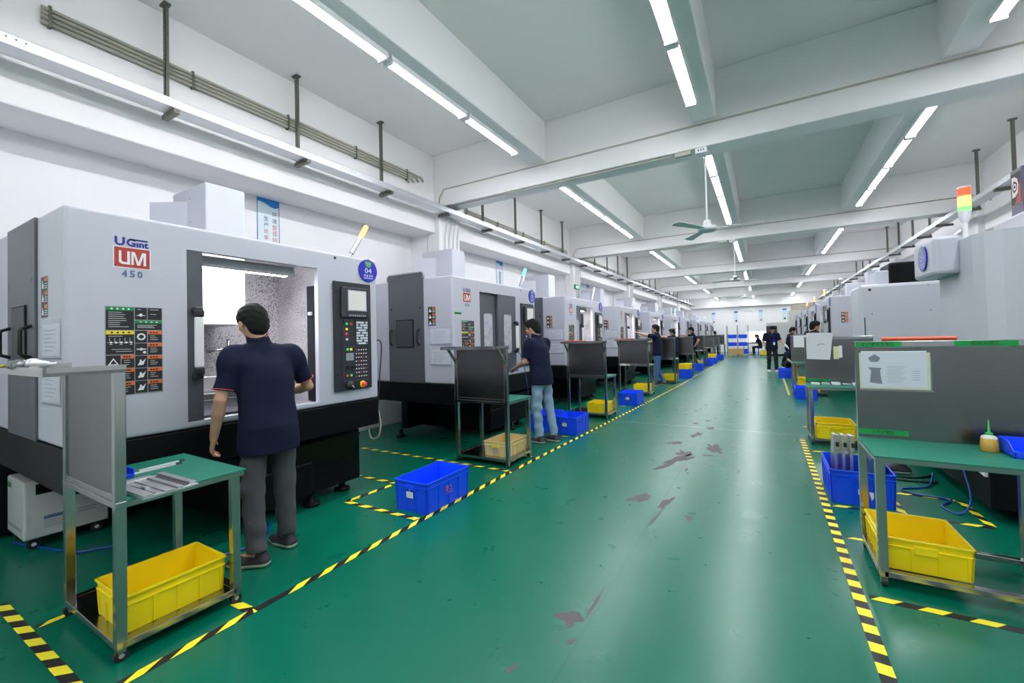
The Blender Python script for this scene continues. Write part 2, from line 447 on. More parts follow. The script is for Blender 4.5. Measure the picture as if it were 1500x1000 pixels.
def pipe_bundle(x, y0, y1, zs, r, m, label, off):
    b = MB(m)
    for i, z in enumerate(zs):
        b.tube([(x, y0, z), (x, y1-.12*i, z), (x, y1+.05-.12*i, z-.06)], r, 8)
    b.set('rod'); n = 5
    for k in range(n):
        y = y0+.05+(y1-y0-.4)*k/(n-1); b.box((x-off*.032, y-.01, min(zs)-.03), (x+off*.02, y+.01, max(zs)+.03))
    return tag(b.build('conduit_bundle'), label, 'conduit')
pipe_bundle(LB+.03, 1.05, 5.6, [4.29, 4.25, 4.21, 4.17], .017, 'pipe', 'bundle of beige conduits on the left edge beam nearest the camera', 1)
for k in range(1, 5):
    pipe_bundle(LB+.03, BEAMS[k]+.9, BEAMS[k+1]-.3, [4.05, 4.0], .015, 'pipe', 'pair of beige conduits on the left edge beam in ceiling bay %s' % ['two', 'three', 'four', 'five'][k-1], 1)
for k in range(1, 5):
    pipe_bundle(RB-.03, BEAMS[k]+.9, BEAMS[k+1]-.3, [4.05, 3.98], .016, 'pipe', 'pair of beige conduits on the right edge beam in ceiling bay %s' % ['two', 'three', 'four', 'five'][k-1], -1)
for k in range(1, 5):
    y = BEAMS[k]
    b = MB('pipe'); b.tube([(-4.98, y-.012, 3.72), (-4.96, y-.012, 4.0), (-4.85, y-.012, 4.14), (3.75, y-.012, 4.14)], .012, 8)
    tag(b.build('conduit'), 'thin beige conduit running along the upper face of ceiling beam %s' % ORD[k-1], 'conduit', 'conduits on the ceiling beams')
    if k < 3:
        b = MB('pipe'); b.tube([(-4.7, y+.05, 3.835), (-.75, y+.05, 3.835)], .013, 8); b.box((-.95, y+.02, 3.80), (-.75, y+.08, 3.85), .004)
        b.set('lwht'); b.box((-.70, y+.01, 3.78), (-.56, y+.09, 3.85), .008)
        b.set('lblk')
        for dx in (-.66, -.63, -.60):
            b.box((dx-.008, y+.008, 3.81), (dx+.008, y+.012, 3.83))
        tag(b.build('socket_conduit'), 'beige conduit with white socket box under ceiling beam %s' % ORD[k-1], 'conduit', 'socket conduits under the beams')
    # white risers on the columns
    b = MB('wpipe')
    for i, yy in enumerate((y+.16, y+.28, y+.40, y+.52)):
        b.tube([(-4.985, yy, 0.), (-4.985, yy, 3.3), (-4.975, yy+.03, 3.5), (-4.96, yy+.05, 3.68)], .014, 8)
    b.tube([(-5.25, y+.005, 0), (-5.25, y+.005, 3.68)], .014, 8)
    tag(b.build('riser_conduit'), 'white vertical conduits on the %s left column' % ORD[k-1], 'conduit', 'riser conduits on the left columns')

def fan(i, y):
    e = empty('ceiling_fan', (-.60, y, 3.85), 0.6*i, 'white ceiling fan hanging on a rod below ceiling beam %s' % ORD[i], 'ceiling fan', 'ceiling fans over the walkway')
    def rod():
        t = MB('lwht'); t.cyl((0, 0, -.92), (0, 0, 0), .011, n=8); t.lathe((0, 0, -.07), (0, 0, 1), [(.012, 0), (.05, .03), (.06, .07)], 14); return t
    def motor():
        t = MB('lwht'); t.lathe((0, 0, -1.06), (0, 0, 1), [(0, 0), (.10, .005), (.125, .03), (.115, .065), (.05, .085), (.04, .15), (.015, .155)], 22); return t
    def blade():
        t = MB('lwht'); t.xf = Matrix.Rotation(.18, 4, 'X')
        t.prism([(.10, -.035, -.003), (.62, -.06, -.003), (.64, 0, -.003), (.62, .06, -.003), (.10, .035, -.003)], (0, 0, .006)); return t
    part(e, 'down_rod', 'fan_r', rod); part(e, 'motor', 'fan_m', motor)
    for k in range(3):
        o = part(e, 'blade', 'fan_b', blade); o.location = (0, 0, -1.02); o.rotation_euler = (0, 0, 2*PI*k/3)
for i in range(5): fan(i, BEAMS[i+1]+.18)

def exit_sign(y, z, label):
    e = empty('exit_sign', (-4.957, y, z), 0, label, 'exit sign', 'green exit signs on the columns')
    def f():
        t = MB('lblk'); t.box((-.012, 0, 0), (.012, .34, .14), .004)
        t.plane((.0125, 0, 0), (0, 1, 0), (0, 0, 1), .0005); t.set('exit'); t.rect(.02, .02, .32, .12)
        t.set('exitw'); t.disc(.19, .095, .014, .001); t.flat([(.17, .08), (.20, .08), (.215, .03), (.20, .03), (.185, .055), (.17, .03), (.155, .03)], .001)
        t.flat([(.05, .07), (.085, .1), (.085, .08), (.14, .08), (.14, .06), (.085, .06), (.085, .04)], .001); return t
    part(e, 'sign_box', 'exit', f)
exit_sign(BEAMS[1]+.02, 2.93, 'green running man exit sign on the first left column')
exit_sign(BEAMS[2]+.02, 2.93, 'green running man exit sign on the second left column')

def poster_left(y, label, full):
    b = MB('poster'); b.box((XL, y, 2.55), (XL+.012, y+.30, 3.46))
    b.plane((XL+.012, y, 2.55), (0, 1, 0), (0, 0, 1), .001)
    b.set('navy'); b.rect(0, 0, .008, .91); b.rect(.292, 0, .30, .91)
    b.set('pblue'); b.flat([(0, .91), (0, .80), (.06, .80), (.12, .78), (.18, .75), (.24, .74), (.30, .77), (.30, .91)], .0015)
    if full:
        b.set('lblk')
        for i, c in enumerate('环境整理好'):
            b.set('lblk' if i < 2 else 'pred'); b.text(c, .20, .62-i*.085, .262, .685-i*.085, .002)
        for i, c in enumerate('生产效率高'):
            b.set('lblk' if i < 2 else 'pred'); b.text(c, .085, .55-i*.085, .147, .612-i*.085, .002)
    else:
        b.set('pmid'); b.rect(.1, .2, .2, .6, .002)
    return tag(b.build('mounted_poster'), label, 'poster', 'blue and white posters on the walls')
poster_left(3.12, 'blue topped poster with vertical red and black characters above nearest machine', True)
poster_left(8.95, 'blue topped poster on the left wall behind the second machine', False)
poster_left(15.2, 'blue topped poster on the left wall behind the third machine', False)
for i, (x, z) in enumerate(((-3.58, 2.25), (-1.98, 2.3), (-.31, 2.3), (1.22, 2.35))):
    b = MB('poster'); b.box((x, YF-.014, z), (x+.27, YF, z+.85)); b.plane((x+.27, YF-.014, z), (-1, 0, 0), (0, 0, 1), .002)
    b.plane((x, YF-.014, z), (1, 0, 0), (0, 0, 1), .002)
    b.set('pblue'); b.rect(.02, .74, .27, .85); b.set('lblk' if i % 2 else 'pred'); b.flat([(.08, .06), (.2, .06), (.22, .15), (.14, .2), (.09, .12)], .003)
    tag(b.build('mounted_poster'), '%s blue topped poster from the left on the far wall' % ORD[i], 'poster', 'blue and white posters on the walls')
# ------------------------------------------------------------------ milling machines
ML, ZT, ZB = 2.27, 2.28, .885       # length, top, lower edge of the white enclosure
MD = 1.55                           # depth
OY0, OY1, OZ0, OZ1 = .60, 1.60, .93, 2.115
def enclosure():
    t = MB('white'); bm = bmesh.new()
    ys = [0, OY0, OY1, ML]; zs = [ZB, OZ0, OZ1, ZT]
    g = [[bm.verts.new((0, y, z)) for z in zs] for y in ys]
    back = {(i, j): bm.verts.new((-MD, y, z)) for i, y in ((0, 0), (3, ML)) for j, z in ((0, ZB), (3, ZT))}
    for i in range(3):
        for j in range(3):
            if i == 1 and j == 1: continue
            bm.faces.new((g[i][j], g[i+1][j], g[i+1][j+1], g[i][j+1]))
    bm.faces.new((g[0][3], g[1][3], g[2][3], g[3][3], back[3, 3], back[0, 3]))
    bm.faces.new((g[0][0], g[0][1], g[0][2], g[0][3], back[0, 3], back[0, 0]))
    bm.faces.new((g[3][3], g[3][2], g[3][1], g[3][0], back[3, 0], back[3, 3]))
    bm.faces.new((back[0, 0], back[0, 3], back[3, 3], back[3, 0]))
    bm.faces.new((g[3][0], g[2][0], g[1][0], g[0][0], back[0, 0], back[3, 0]))
    bm.normal_update(); bmesh.ops.recalc_face_normals(bm, faces=bm.faces[:])
    es = [e for e in bm.edges if len(e.link_faces) == 2 and e.calc_face_angle() > .5]
    bmesh.ops.bevel(bm, geom=es, offset=.022, segments=3, affect='EDGES', profile=.5)
    t.bm(bm); bm.free()
    # lip of the door opening
    d = -.05
    t.add([(0, OY0, OZ0), (0, OY1, OZ0), (0, OY1, OZ1), (0, OY0, OZ1), (d, OY0, OZ0), (d, OY1, OZ0), (d, OY1, OZ1), (d, OY0, OZ1)],
          [(0, 4, 5, 1), (1, 5, 6, 2), (2, 6, 7, 3), (3, 7, 4, 0)])
    t.set('lblk'); t.plane((0, 0, 0), (0, 1, 0), (0, 0, 1), .0008); t.disc(1.78, 2.235, .014)
    t.plane((0, 0, 0), (1, 0, 0), (0, 0, 1), .0008)
    return t
def base():
    t = MB('black')
    t.box((-MD-.02, .0, .62), (.004, ML, ZB-.004), .01)
    t.box((-MD, .95, .09), (-.16, ML-.12, .575)); t.box((-MD, .62, .09), (-MD+.12, .95, .575))
    t.prism([(-.16, .95, .30), (-.16, .95, .575), (-.02, .95, .575)], (0, 1.1, 0))
    t.box((-.30, .97, .10), (-.10, 1.60, .40), .02)
    return t
def foot():
    t = MB('black'); t.lathe((0, 0, 0), (0, 0, 1), [(.0, 0), (.075, 0), (.07, .025), (.03, .03), (.03, .10)], 16); return t
def side_door():
    t = MB('dgrey'); t.box((-1.13, -.014, ZB+.0), (-.485, .004, ZT-.004), .004)
    t.set('lblk'); t.plane((-1.13, -.0145, 0), (1, 0, 0), (0, 0, 1), .0005)
    for x in (.06, .59): t.disc(x, 1.89, .018, n=10)
    t.set('black'); t.plane((-1.13, -.0145, 0), (1, 0, 0), (0, 0, 1), .0004); 
    return t
def side_window():
    t = MB('black'); x0, x1, z0, z1 = -.98, -.66, 1.36, 1.74
    t.box((x0, -.022, z0), (x1, -.012, z1), .004); t.set('panel2'); t.box((x0+.012, -.024, z0+.012), (x1-.012, -.02, z1-.012)); return t
def dhandle():
    t = MB('rubber'); t.tube([(0, 0, 0), (0, -.04, .015), (0, -.05, .03), (0, -.05, .17), (0, -.04, .185), (0, 0, .20)], .011, 8); return t
def doc_pocket():
    t = MB('paper'); t.box((-.37, -.004, .012), (-.05, -.002, .20)); t.set('pmid')
    t.plane((-.37, -.0042, 0), (1, 0, 0), (0, 0, 1), .0002)
    for i in range(6): t.rect(.03, .04+i*.024, .03+.16+.1*((i*7) % 3)/3, .046+i*.024)
    t.set('sleeve'); t.box((-.385, -.009, 0), (-.03, -.0055, .225)); t.set('slate'); t.box((-.385, -.0095, -.003), (-.03, -.0045, 0)); return t
def end_warn():
    t = MB('lblk'); t.plane((-.41, 0, 1.645), (1, 0, 0), (0, 0, 1), .001); W, H = .125, .245
    t.set('lgry'); t.rect(-.004, -.004, W+.004, H+.004); t.set('lblk'); t.rect(0, 0, W, H, .0014)
    for i in range(3):
        y = i*H/3
        t.set('orange'); t.rect(.068, y+.055, W, y+H/3-.004, .0018); t.set('lwht')
        t.flat([(.012, y+.015), (.055, y+.012), (.03, y+.07)], .0018); t.disc(.045, y+.03, .011, .0018, 8)
        for k in range(3): t.rect(.072, y+.012+k*.013, .118, y+.017+k*.013, .0018)
    return t
def warn_board():
    """the black safety board: two wide columns left, two narrow columns right"""
    t = MB('lgry'); t.plane((0, .175, 1.155), (0, 1, 0), (0, 0, 1), .001); W, H = .285, .55
    t.rect(0, 0, W, H)
    rr = random.Random(3)
    def cell(x0, y0, x1, y1, head=None, lines=0, hh=.022):
        t.set('lblk'); t.rect(x0, y0, x1, y1, .0014)
        if head:
            t.set(head); t.rect(x0, y1-hh, x1, y1, .0018); t.set('lblk' if head != 'lgreen' else 'lwht')
            n = 4 if x1-x0 > .1 else 3
            for i in range(n): t.rect(x0+(x1-x0)*(.2+.2*i)-.004, y1-hh+.006, x0+(x1-x0)*(.2+.2*i)+.006, y1-.006, .0022)
        t.set('lwht')
        top = y1-(hh if head else 0)-.010
        for i in range(lines):
            yy = top-i*(top-y0-.008)/max(1, lines)
            t.rect(x0+.012, yy-.0022, x0+.012+(x1-x0-.03)*rr.uniform(.5, 1), yy, .0018)
    g = .004; xm = .142; xa = .205
    cell(g, .405, xm-g, H-g, 'lgreen', 8)
    cell(g, .255, xm-g, .40, 'lyel', 1)
    # machine drawing
    t.set('lwht')
    for i in range(5):
        x = .02+i*.024; t.rect(x, .315+(i % 2)*.008, x+.014, .318+(i % 2)*.008, .0018); t.rect(x, .335-(i % 3)*.006, x+.002, .355, .0018); t.disc(x+.008, .328, .006, .0018, 8)
    t.rect(.012, .327, .13, .329, .0018); t.rect(.03, .285, .12, .287, .0018); t.rect(.05, .272, .128, .274, .0018)
    cell(xm, .47, xa-.002, H-g, None, 1); cell(xa+.002, .47, W-g, H-g, None, 2)
    t.set('lwht'); t.disc(.172, .50, .010, .0018, 8); t.rect(.15, .495, .195, .498, .0018)
    cell(xm, .405, W-g, .465, 'lgreen', 3, .018)
    ys = [.40, .338, .272, .205, .138, .07]
    for i in range(5):
        y1 = ys[i]-.004 if i else .40; y0 = ys[i+1]
        y0 = .40-(i+1)*.079+.004; y1 = .40-i*.079
        cell(xm, y0, xa-.002, y1); cell(xa+.002, y0, W-g, y1, 'orange', 3)
        t.set('lwht'); c = (xm+xa)/2; m = (y0+y1)/2
        if i == 0:
            n = 18; ring = [(c+.022*math.cos(2*PI*k/n), m+.022*math.sin(2*PI*k/n)) for k in range(n)]; inn = [(c+.013*math.cos(2*PI*k/n), m+.013*math.sin(2*PI*k/n)) for k in range(n)]
            for k in range(n): t.flat([ring[k], ring[(k+1) % n], inn[(k+1) % n], inn[k]][::1], .0018)
        elif i == 1:
            t.rect(c-.024, m-.003, c+.024, m+.003, .0018); t.disc(c, m, .009, .0018, 8); t.disc(c+.016, m-.02, .009, .0018, 8)
        else:
            t.flat([(c-.02, m-.022), (c+.01, m-.02), (c+.022, m+.02), (c+.008, m+.004), (c-.008, m+.002)], .0018); t.disc(c-.004, m+.008, .006, .0018, 8)
    for i in range(3):
        y1 = .25-i*.083; y0 = y1-.079
        cell(g, y0, .072, y1); cell(.076, y0, xm-g, y1, 'orange', 3)
        t.set('lwht'); t.flat([(.012, y0+.02), (.064, y0+.02), (.038, y0+.062)], .0018); t.set('lblk'); t.flat([(.022, y0+.026), (.054, y0+.026), (.038, y0+.052)], .002)
    return t
def logo():
    t = MB('lwht'); t.plane((0, .22, 0), (0, 1, 0), (0, 0, 1), .001)
    t.rect(-.005, 1.945, .18, 2.076); t.set('red'); t.rect(0, 1.95, .175, 2.072, .0014)
    t.set('lwht')
    # U and M drawn as square strokes
    t.flat([(.022, 2.05), (.034, 2.05), (.034, 1.99), (.042, 1.982), (.062, 1.982), (.062, 2.05), (.076, 2.05), (.076, 1.968), (.036, 1.968), (.022, 1.98)], .0018)
    t.flat([(.082, 1.968), (.082, 2.05), (.100, 2.05), (.118, 1.988), (.136, 2.05), (.156, 2.05), (.156, 1.968), (.143, 1.968), (.143, 2.03), (.125, 1.968), (.111, 1.968), (.094, 2.03), (.094, 1.968)], .0018)
    t.set('navy'); t.text('U', .002, 2.082, .052, 2.136, .0014, True); t.text('G', .058, 2.082, .104, 2.132, .0014, True)
    t.text('ınt', .108, 2.082, .170, 2.118, .0014, True); t.rect(.075, 2.122, .166, 2.132, .0014)
    t.set('slate')
    for i, c in enumerate('450'): t.text(c, .035+i*.038, 1.888, .062+i*.038, 1.932, .0014, True)
    return t
def number_sign(num):
    def f():
        t = MB('sign'); t.lathe((0, 0, 0), (1, 0, 0), [(0, .0), (.112, 0), (.112, .010), (0, .0101)], 32, False)
        t.set('sgreen'); t.plane((.0105, 0, 0), (0, 1, 0), (0, 0, 1), .0006)
        t.flat([(-.045, .092), (.045, .092), (.028, .035), (-.022, .035)]); t.set('lgry'); t.rect(-.025, .062, .025, .078, .001)
        t.set('lwht'); t.text(num, -.042, -.025, .040, .025, .0006)
        for i, c in enumerate('设备名称'): t.text(c, -.055+i*.029, -.062, -.030+i*.029, -.037, .0006)
        t.rect(-.055, -.078, .06, -.072)
        t.set('sgreen'); t.rect(-.006, .112, .006, .122)
        return t
    return f
def chamber():
    t = MB('chamber'); x0, x1, y0, y1, z0, z1 = -.95, -.052, .25, 1.80, .88, 2.22
    t.add([(x0, y0, z0), (x0, y1, z0), (x0, y1, z1), (x0, y0, z1)], [(0, 1, 2, 3)])
    t.add([(x0, y0, z0), (x1, y0, z0), (x1, y0, z1), (x0, y0, z1)], [(3, 2, 1, 0)])
    t.add([(x0, y1, z0), (x1, y1, z0), (x1, y1, z1), (x0, y1, z1)], [(0, 1, 2, 3)])
    t.add([(x0, y0, z0), (x1, y0, z0), (x1, y1, z0), (x0, y1, z0)], [(0, 1, 2, 3)])
    t.add([(x0, y0, z1), (x1, y0, z1), (x1, y1, z1), (x0, y1, z1)], [(3, 2, 1, 0)])
    t.set('panel'); t.box((-.40, 1.76, .9), (-.30, 1.79, 2.0))
    t.set('lwht'); t.box((-.36, 1.74, 1.72), (-.32, 1.77, 1.75))
    return t
def spindle():
    t = MB('spindle'); t.box((-.94, .42, 1.62), (-.45, 1.22, 2.20), .012)
    t.set('lgry'); t.plane((-.45, 0, 0), (0, 1, 0), (0, 0, 1), .001)
    for y, z in ((.62, 1.95), (1.10, 1.93), (.62, 1.72), (1.10, 1.72)): t.disc(y, z, .012, n=8)
    t.set('black'); t.cyl((-.68, .72, 1.50), (-.68, .72, 1.62), .10, n=20); t.set('dmetal'); t.cyl((-.68, .72, 1.42), (-.68, .72, 1.50), .065, n=20)
    t.set('metal'); t.cyl((-.68, .72, 1.34), (-.68, .72, 1.42), .04, .03, n=16); t.cyl((-.68, .72, 1.2), (-.68, .72, 1.34), .012, n=10)
    return t
def worktable():
    t = MB('dmetal'); t.box((-.92, .40, 1.02), (-.35, 1.60, 1.08), .008); t.set('metal'); t.box((-.80, .9, 1.08), (-.5, 1.15, 1.20), .006); t.box((-.75, .55, 1.08), (-.55, .75, 1.16), .006)
    t.set('dmetal'); t.box((-.88, .45, .90), (-.40, 1.55, 1.02)); t.tube([(-.5, 1.1, 1.5), (-.5, 1.1, 1.42), (-.5, .95, 1.4)], .012); return t
def work_light():
    t = MB('lgry'); t.box((-.19, .62, 2.06), (-.09, 1.44, 2.11), .01); t.box((-.10, .62, 2.028), (-.088, 1.44, 2.07)); return t
def work_tube():
    t = MB('worklight'); t.box((-.185, .66, 2.032), (-.102, 1.40, 2.058)); return t
def leaf():            # one sliding door leaf, y 0..0.51
    t = MB('dgrey'); t.box((-.035, 0, OZ0-.01), (0, .52, OZ1+.01), .003)
    return t
def leaf_glass():
    t = MB('glass'); z0, z1 = 1.23, 1.82; y0, y1 = .16, .38; r = .04; pts = []
    for cx, cz, a in ((y1-r, z1-r, 0), (y0+r, z1-r, 90), (y0+r, z0+r, 180), (y1-r, z0+r, 270)):
        for k in range(5):
            q = math.radians(a+k*22.5); pts.append((.001, cx+r*math.cos(q), cz+r*math.sin(q)))
    t.set('winpane'); t.prism(pts, (.003, 0, 0)); return t
M['winpane'] = mat('wet_window', (.50, .49, .55), .18, var=.35, scale=14)
def door_handle():
    t = MB('rubber'); y = .47
    for z in (1.245, 1.70):
        t.box((0, y-.028, z-.02), (.065, y+.028, z+.02), .012)
    t.box((.035, y-.03, 1.25), (.075, y+.03, 1.30), .012); t.box((.035, y-.03, 1.65), (.075, y+.03, 1.70), .012)
    t.set('lwht'); t.box((.038, y-.026, 1.30), (.074, y+.026, 1.65), .01); return t
def cpanel():
    t = MB('panel'); t.box((0, 1.745, 1.0), (.03, 2.165, 2.02), .008)
    t.set('rubber'); t.plane((.03, 0, 0), (0, 1, 0), (0, 0, 1), .0008)
    for y, z in ((2.13, 1.96), (1.77, 1.92), (1.77, 1.15), (2.13, 1.05)): t.disc(y, z, .014, n=10)
    t.set('panel2'); t.box((.028, 1.83, 1.08), (.036, 2.12, 1.62), .004)
    return t
def monitor():
    t = MB('panel'); t.box((.03, 1.81, 1.68), (.062, 2.12, 1.97), .012); t.set('lgry'); t.box((.058, 1.865, 1.745), (.064, 2.085, 1.945), .003)
    t.set('pmid'); t.plane((.0625, 0, 0), (0, 1, 0), (0, 0, 1), .0004)
    for k in range(9): t.rect(1.88+k*.022, 1.695, 1.893+k*.022, 1.712)
    return t
def lcd():
    t = MB('screen'); t.plane((.0645, 0, 0), (0, 1, 0), (0, 0, 1), .0003); t.rect(1.875, 1.755, 2.075, 1.935)
    t.set('pmid')
    for k in range(6): t.rect(1.89, 1.78+k*.022, 1.89+.1+.06*((k*5) % 3)/2, 1.782+k*.022, .0006)
    return t
def keypad():
    t = MB('panel'); t.box((.034, 1.965, 1.42), (.042, 2.115, 1.665), .003); t.set('lgry')
    for i in range(6):
        for j in range(9):
            t.set('lwht' if (i+j*2) % 5 else 'slate'); y = 1.975+i*.0225; z = 1.43+j*.025; t.box((.042, y, z), (.046, y+.017, z+.018))
    return t
def buttons():
    t = MB('panel'); t.box((.034, 1.84, 1.42), (.038, 1.955, 1.665)); t.box((.034, 1.84, 1.10), (.038, 2.115, 1.41))
    for (y, z, m) in ((1.865, 1.625, 'btng'), (1.915, 1.625, 'btnr'), (1.865, 1.575, 'btny'), (1.86, 1.53, 'btnr'), (1.865, 1.48, 'lwht'), (1.87, 1.385, 'btng'), (1.91, 1.385, 'btny'), (1.865, 1.14, 'btnr'), (1.91, 1.14, 'btng')):
        t.set(m); t.box((.038, y-.010, z-.010), (.046, y+.010, z+.010))
    t.set('lgry'); t.box((.038, 1.855, 1.28), (.041, 1.94, 1.35))
    for i in range(5):
        for j in range(8):
            t.set('lwht' if (i*3+j) % 7 else 'btnr'); y = 1.965+i*.029; z = 1.12+j*.036; t.box((.038, y, z), (.042, y+.012, z+.010))
    t.set('rubber'); t.cyl((.038, 1.88, 1.225), (.058, 1.88, 1.225), .018); t.cyl((.038, 1.935, 1.225), (.058, 1.935, 1.225), .018)
    return t
def knob():
    t = MB('rubber'); t.lathe((.036, 1.895, 1.045), (1, 0, 0), [(.042, 0), (.042, .012), (.03, .02), (.028, .035), (0, .036)], 20); t.set('lwht'); t.plane((.0725, 1.895, 1.045), (0, 1, 0), (0, 0, 1), .001); t.flat([(-.004, 0), (.018, -.02), (.02, -.016), (.002, .004)]); return t
def estop():
    t = MB('lyel'); t.cyl((.036, 2.04, 1.045), (.046, 2.04, 1.045), .032, n=20); t.set('btnr'); t.lathe((.046, 2.04, 1.045), (1, 0, 0), [(.014, 0), (.014, .012), (.023, .014), (.022, .03), (0, .034)], 18); return t
LD = Vector((0, .53, .85)).normalized()
def lamp_stem():
    t = MB('galv'); b0 = Vector((-.20, 2.08, ZT)); t.box((-.26, 2.0, ZT-.002), (-.14, 2.14, ZT+.02), .004); t.cyl(b0+LD*.01, b0+LD*.09, .011); t.cyl(b0+LD*.09, b0+LD*.30, .025); return t
def lamp_lens(m):
    def f():
        t = MB(m); b0 = Vector((-.20, 2.08, ZT)); t.cyl(b0+LD*.30, b0+LD*.46, .025); t.set('dmetal'); t.cyl(b0+LD*.46, b0+LD*.475, .027); return t
    return f
def tower():
    t = MB('white2'); t.box((-1.50, 1.10, ZT-.02), (-.86, 1.44, 2.92), .012)
    t.prism([(-1.50, .92, ZT-.02), (-1.20, 1.10, ZT-.02), (-1.20, 1.10, 2.80), (-1.50, .92, 2.80)], (0, .02, 0))
    t.set('lblk'); t.plane((0, 1.10, 0), (1, 0, 0), (0, 0, 1), .001)
    for z in (2.4, 2.6, 2.82): t.disc(-1.15, z, .007, n=8)
    return t
def green_lab():
    t = MB('gtape'); t.plane((0, .03, 1.78), (0, 1, 0), (0, 0, 1), .001); t.rect(0, 0, .15, .03); t.set('lblk')
    for i in range(5): t.rect(.02+i*.024, .008, .036+i*.024, .022, .0014)
    return t
def end_strip():
    t = MB('white2'); t.box((-.98, ML-.002, ZB+.02), (-.52, ML+.012, ZT-.06), .006); t.set('lblk'); t.plane((-.52, ML+.012, 0), (-1, 0, 0), (0, 0, 1), .001)
    t.disc(.12, 2.05, .02, n=10); t.rect(.1, 1.55, .16, 1.66)
    return t
def end_warn2():
    t = MB('lblk'); W, H = .125, .245; t.plane((-.20, ML, 1.645), (-1, 0, 0), (0, 0, 1), .001)
    t.set('lgry'); t.rect(-.004, -.004, W+.004, H+.004)
    for i in range(3):
        y = i*H/3; t.set('lblk'); t.rect(0, y+.004, .06, y+H/3-.004, .0014); t.set('orange'); t.rect(.064, y+.04, W, y+H/3-.004, .0014); t.set('lwht'); t.disc(.03, y+.04, .02, .0018, 8)
    return t

def machine(x, y, rz, label, num, door, lamp, detail=2, pockets=True):
    e = empty('milling_machine', (x, y, 0), rz, label, 'milling machine', None)
    P = lambda n, k, f, par=e: part(par, n, k, f)
    P('enclosure', 'encl', enclosure); P('base', 'mbase', base)
    for fx, fy in ((-.14, 1.60), (-.24, 2.0), (-1.4, .45), (-1.4, 1.8)):
        o = P('levelling_foot', 'mfoot', foot); o.location = (fx, fy, 0)
    if rz == 0:
        sd = P('side_door', 'sdoor', side_door)
        P('window', 'swin', side_window, sd)
        for hx in (-1.06, -.56):
            o = P('handle', 'dhan', dhandle, sd); o.location = (hx, -.012, 1.40)
        P('warning_label', 'ewarn', end_warn)
        if pockets:
            for z in (1.13, 1.40):
                o = P('document_pocket', 'dpock', doc_pocket); o.location = (0, 0, z)
    else:
        P('end_panel', 'estrip', end_strip); P('warning_label', 'ewarn2', end_warn2)
    P('safety_board', 'wboard', warn_board); P('logo_sticker', 'logo', logo)
    if num is not None:
        o = P('number_sign', 'num'+num, number_sign(num)); o.location = (.002, 2.155, 2.16)
    P('work_chamber', 'chamber', chamber); P('spindle_head', 'spindle', spindle); P('work_table', 'wtable', worktable)
    wl = P('work_light', 'wl', work_light); P('light_tube', 'wlt', work_tube, wl)
    for k, (yy, xx) in enumerate(door):
        l = P('door_leaf', 'leaf', leaf); l.location = (xx, yy, 0)
        P('window', 'leafg', leaf_glass, l)
        if k == len(door)-1: P('handle', 'leafh', door_handle, l)
    cp = P('control_panel', 'cp', cpanel)
    P('monitor', 'mon', monitor, cp); P('screen', 'lcd', lcd, cp); P('keypad', 'kp', keypad, cp); P('button_panel', 'bp', buttons, cp); P('rotary_knob', 'kn', knob, cp); P('emergency_stop', 'es', estop, cp)
    P('lamp_stem', 'lst', lamp_stem); P('signal_lamp', 'ln'+lamp, lamp_lens(lamp))
    P('column_cover', 'tower', tower)
    return e
CLOSED = [(OY0, -.045), (OY0+.48, -.005)]
OPEN = [(.12, -.045), (.18, -.006)]
HALF = [(.25, -.045), (.36, -.006)]
lm = [(.786, '04', OPEN, 'lampam', 'grey milling machine numbered 04 nearest the camera, door slid open on a lit chamber'),
      (4.29, '05', CLOSED, 'lampgr', 'grey milling machine with dark windowed door closed and green lamp, second on the left'),
      (7.85, '06', HALF, 'lampoff', 'grey milling machine with half open door, third from camera in the left row'),
      (11.48, '07', HALF, 'lampoff', 'grey milling machine with dark door leaf half open, fourth from camera in the left row'),
      (15.2, '08', OPEN, 'lampoff', 'grey milling machine fifth from camera in the left row'),
      (19.1, '09', OPEN, 'lampgr', 'grey milling machine with green lamp, sixth from camera in the left row'),
      (22.9, '10', CLOSED, 'lampoff', 'grey milling machine seventh from camera in the left row'),
      (26.9, '11', CLOSED, 'lampoff', 'grey milling machine eighth from camera in the left row'),
      (30.6, '12', CLOSED, 'lampgr', 'grey milling machine with green lamp, ninth from camera in the left row'),
      (34.2, '13', CLOSED, 'lampoff', 'grey milling machine at the far end of the left row')]
for i, (y, num, dr, lamp, lab) in enumerate(lm):
    e = machine(-3.4, y, 0, lab, num, dr, lamp)
    if i == 0:
        b = MB('black'); b.box((-2.24, .0, .05), (-1.66, ML, ZB-.004), .01); b.build('rear_base', e)
        b = MB('white'); b.box((-2.24, .0, ZB), (-1.56, ML, 2.0), .02); b.build('rear_cover', e)
    if i == 1:
        part(e, 'green_label', 'glab', green_lab); b = MB('dgrey'); b.box((-1.13, -.012, ZT-.01), (-.485, .03, ZT+.075), .012); b.set('lgry'); b.tube([(-1.14, -.01, ZT), (-1.14, -.01, ZT+.06), (-1.11, -.01, ZT+.085), (-.50, -.01, ZT+.085), (-.475, -.01, ZT+.06), (-.475, -.01, ZT)], .012, 8); b.build('top_frame', e)
rm = [(12.75, 'lampoff', 'white milling machine with orange warning labels on its end, behind the grey machine cabinet'),
      (15.9, 'lampam', 'white milling machine with amber lamp, fourth from camera in the right row'),
      (18.9, 'lampam', 'white milling machine fifth from camera in the right row'),
      (21.9, 'lampam', 'white milling machine sixth from camera in the right row'),
      (24.9, 'lampoff', 'white milling machine seventh from camera in the right row')]
for i, (y, lamp, lab) in enumerate(rm):
    machine(1.4, y+ML, PI, lab, str(19-i), CLOSED, lamp)

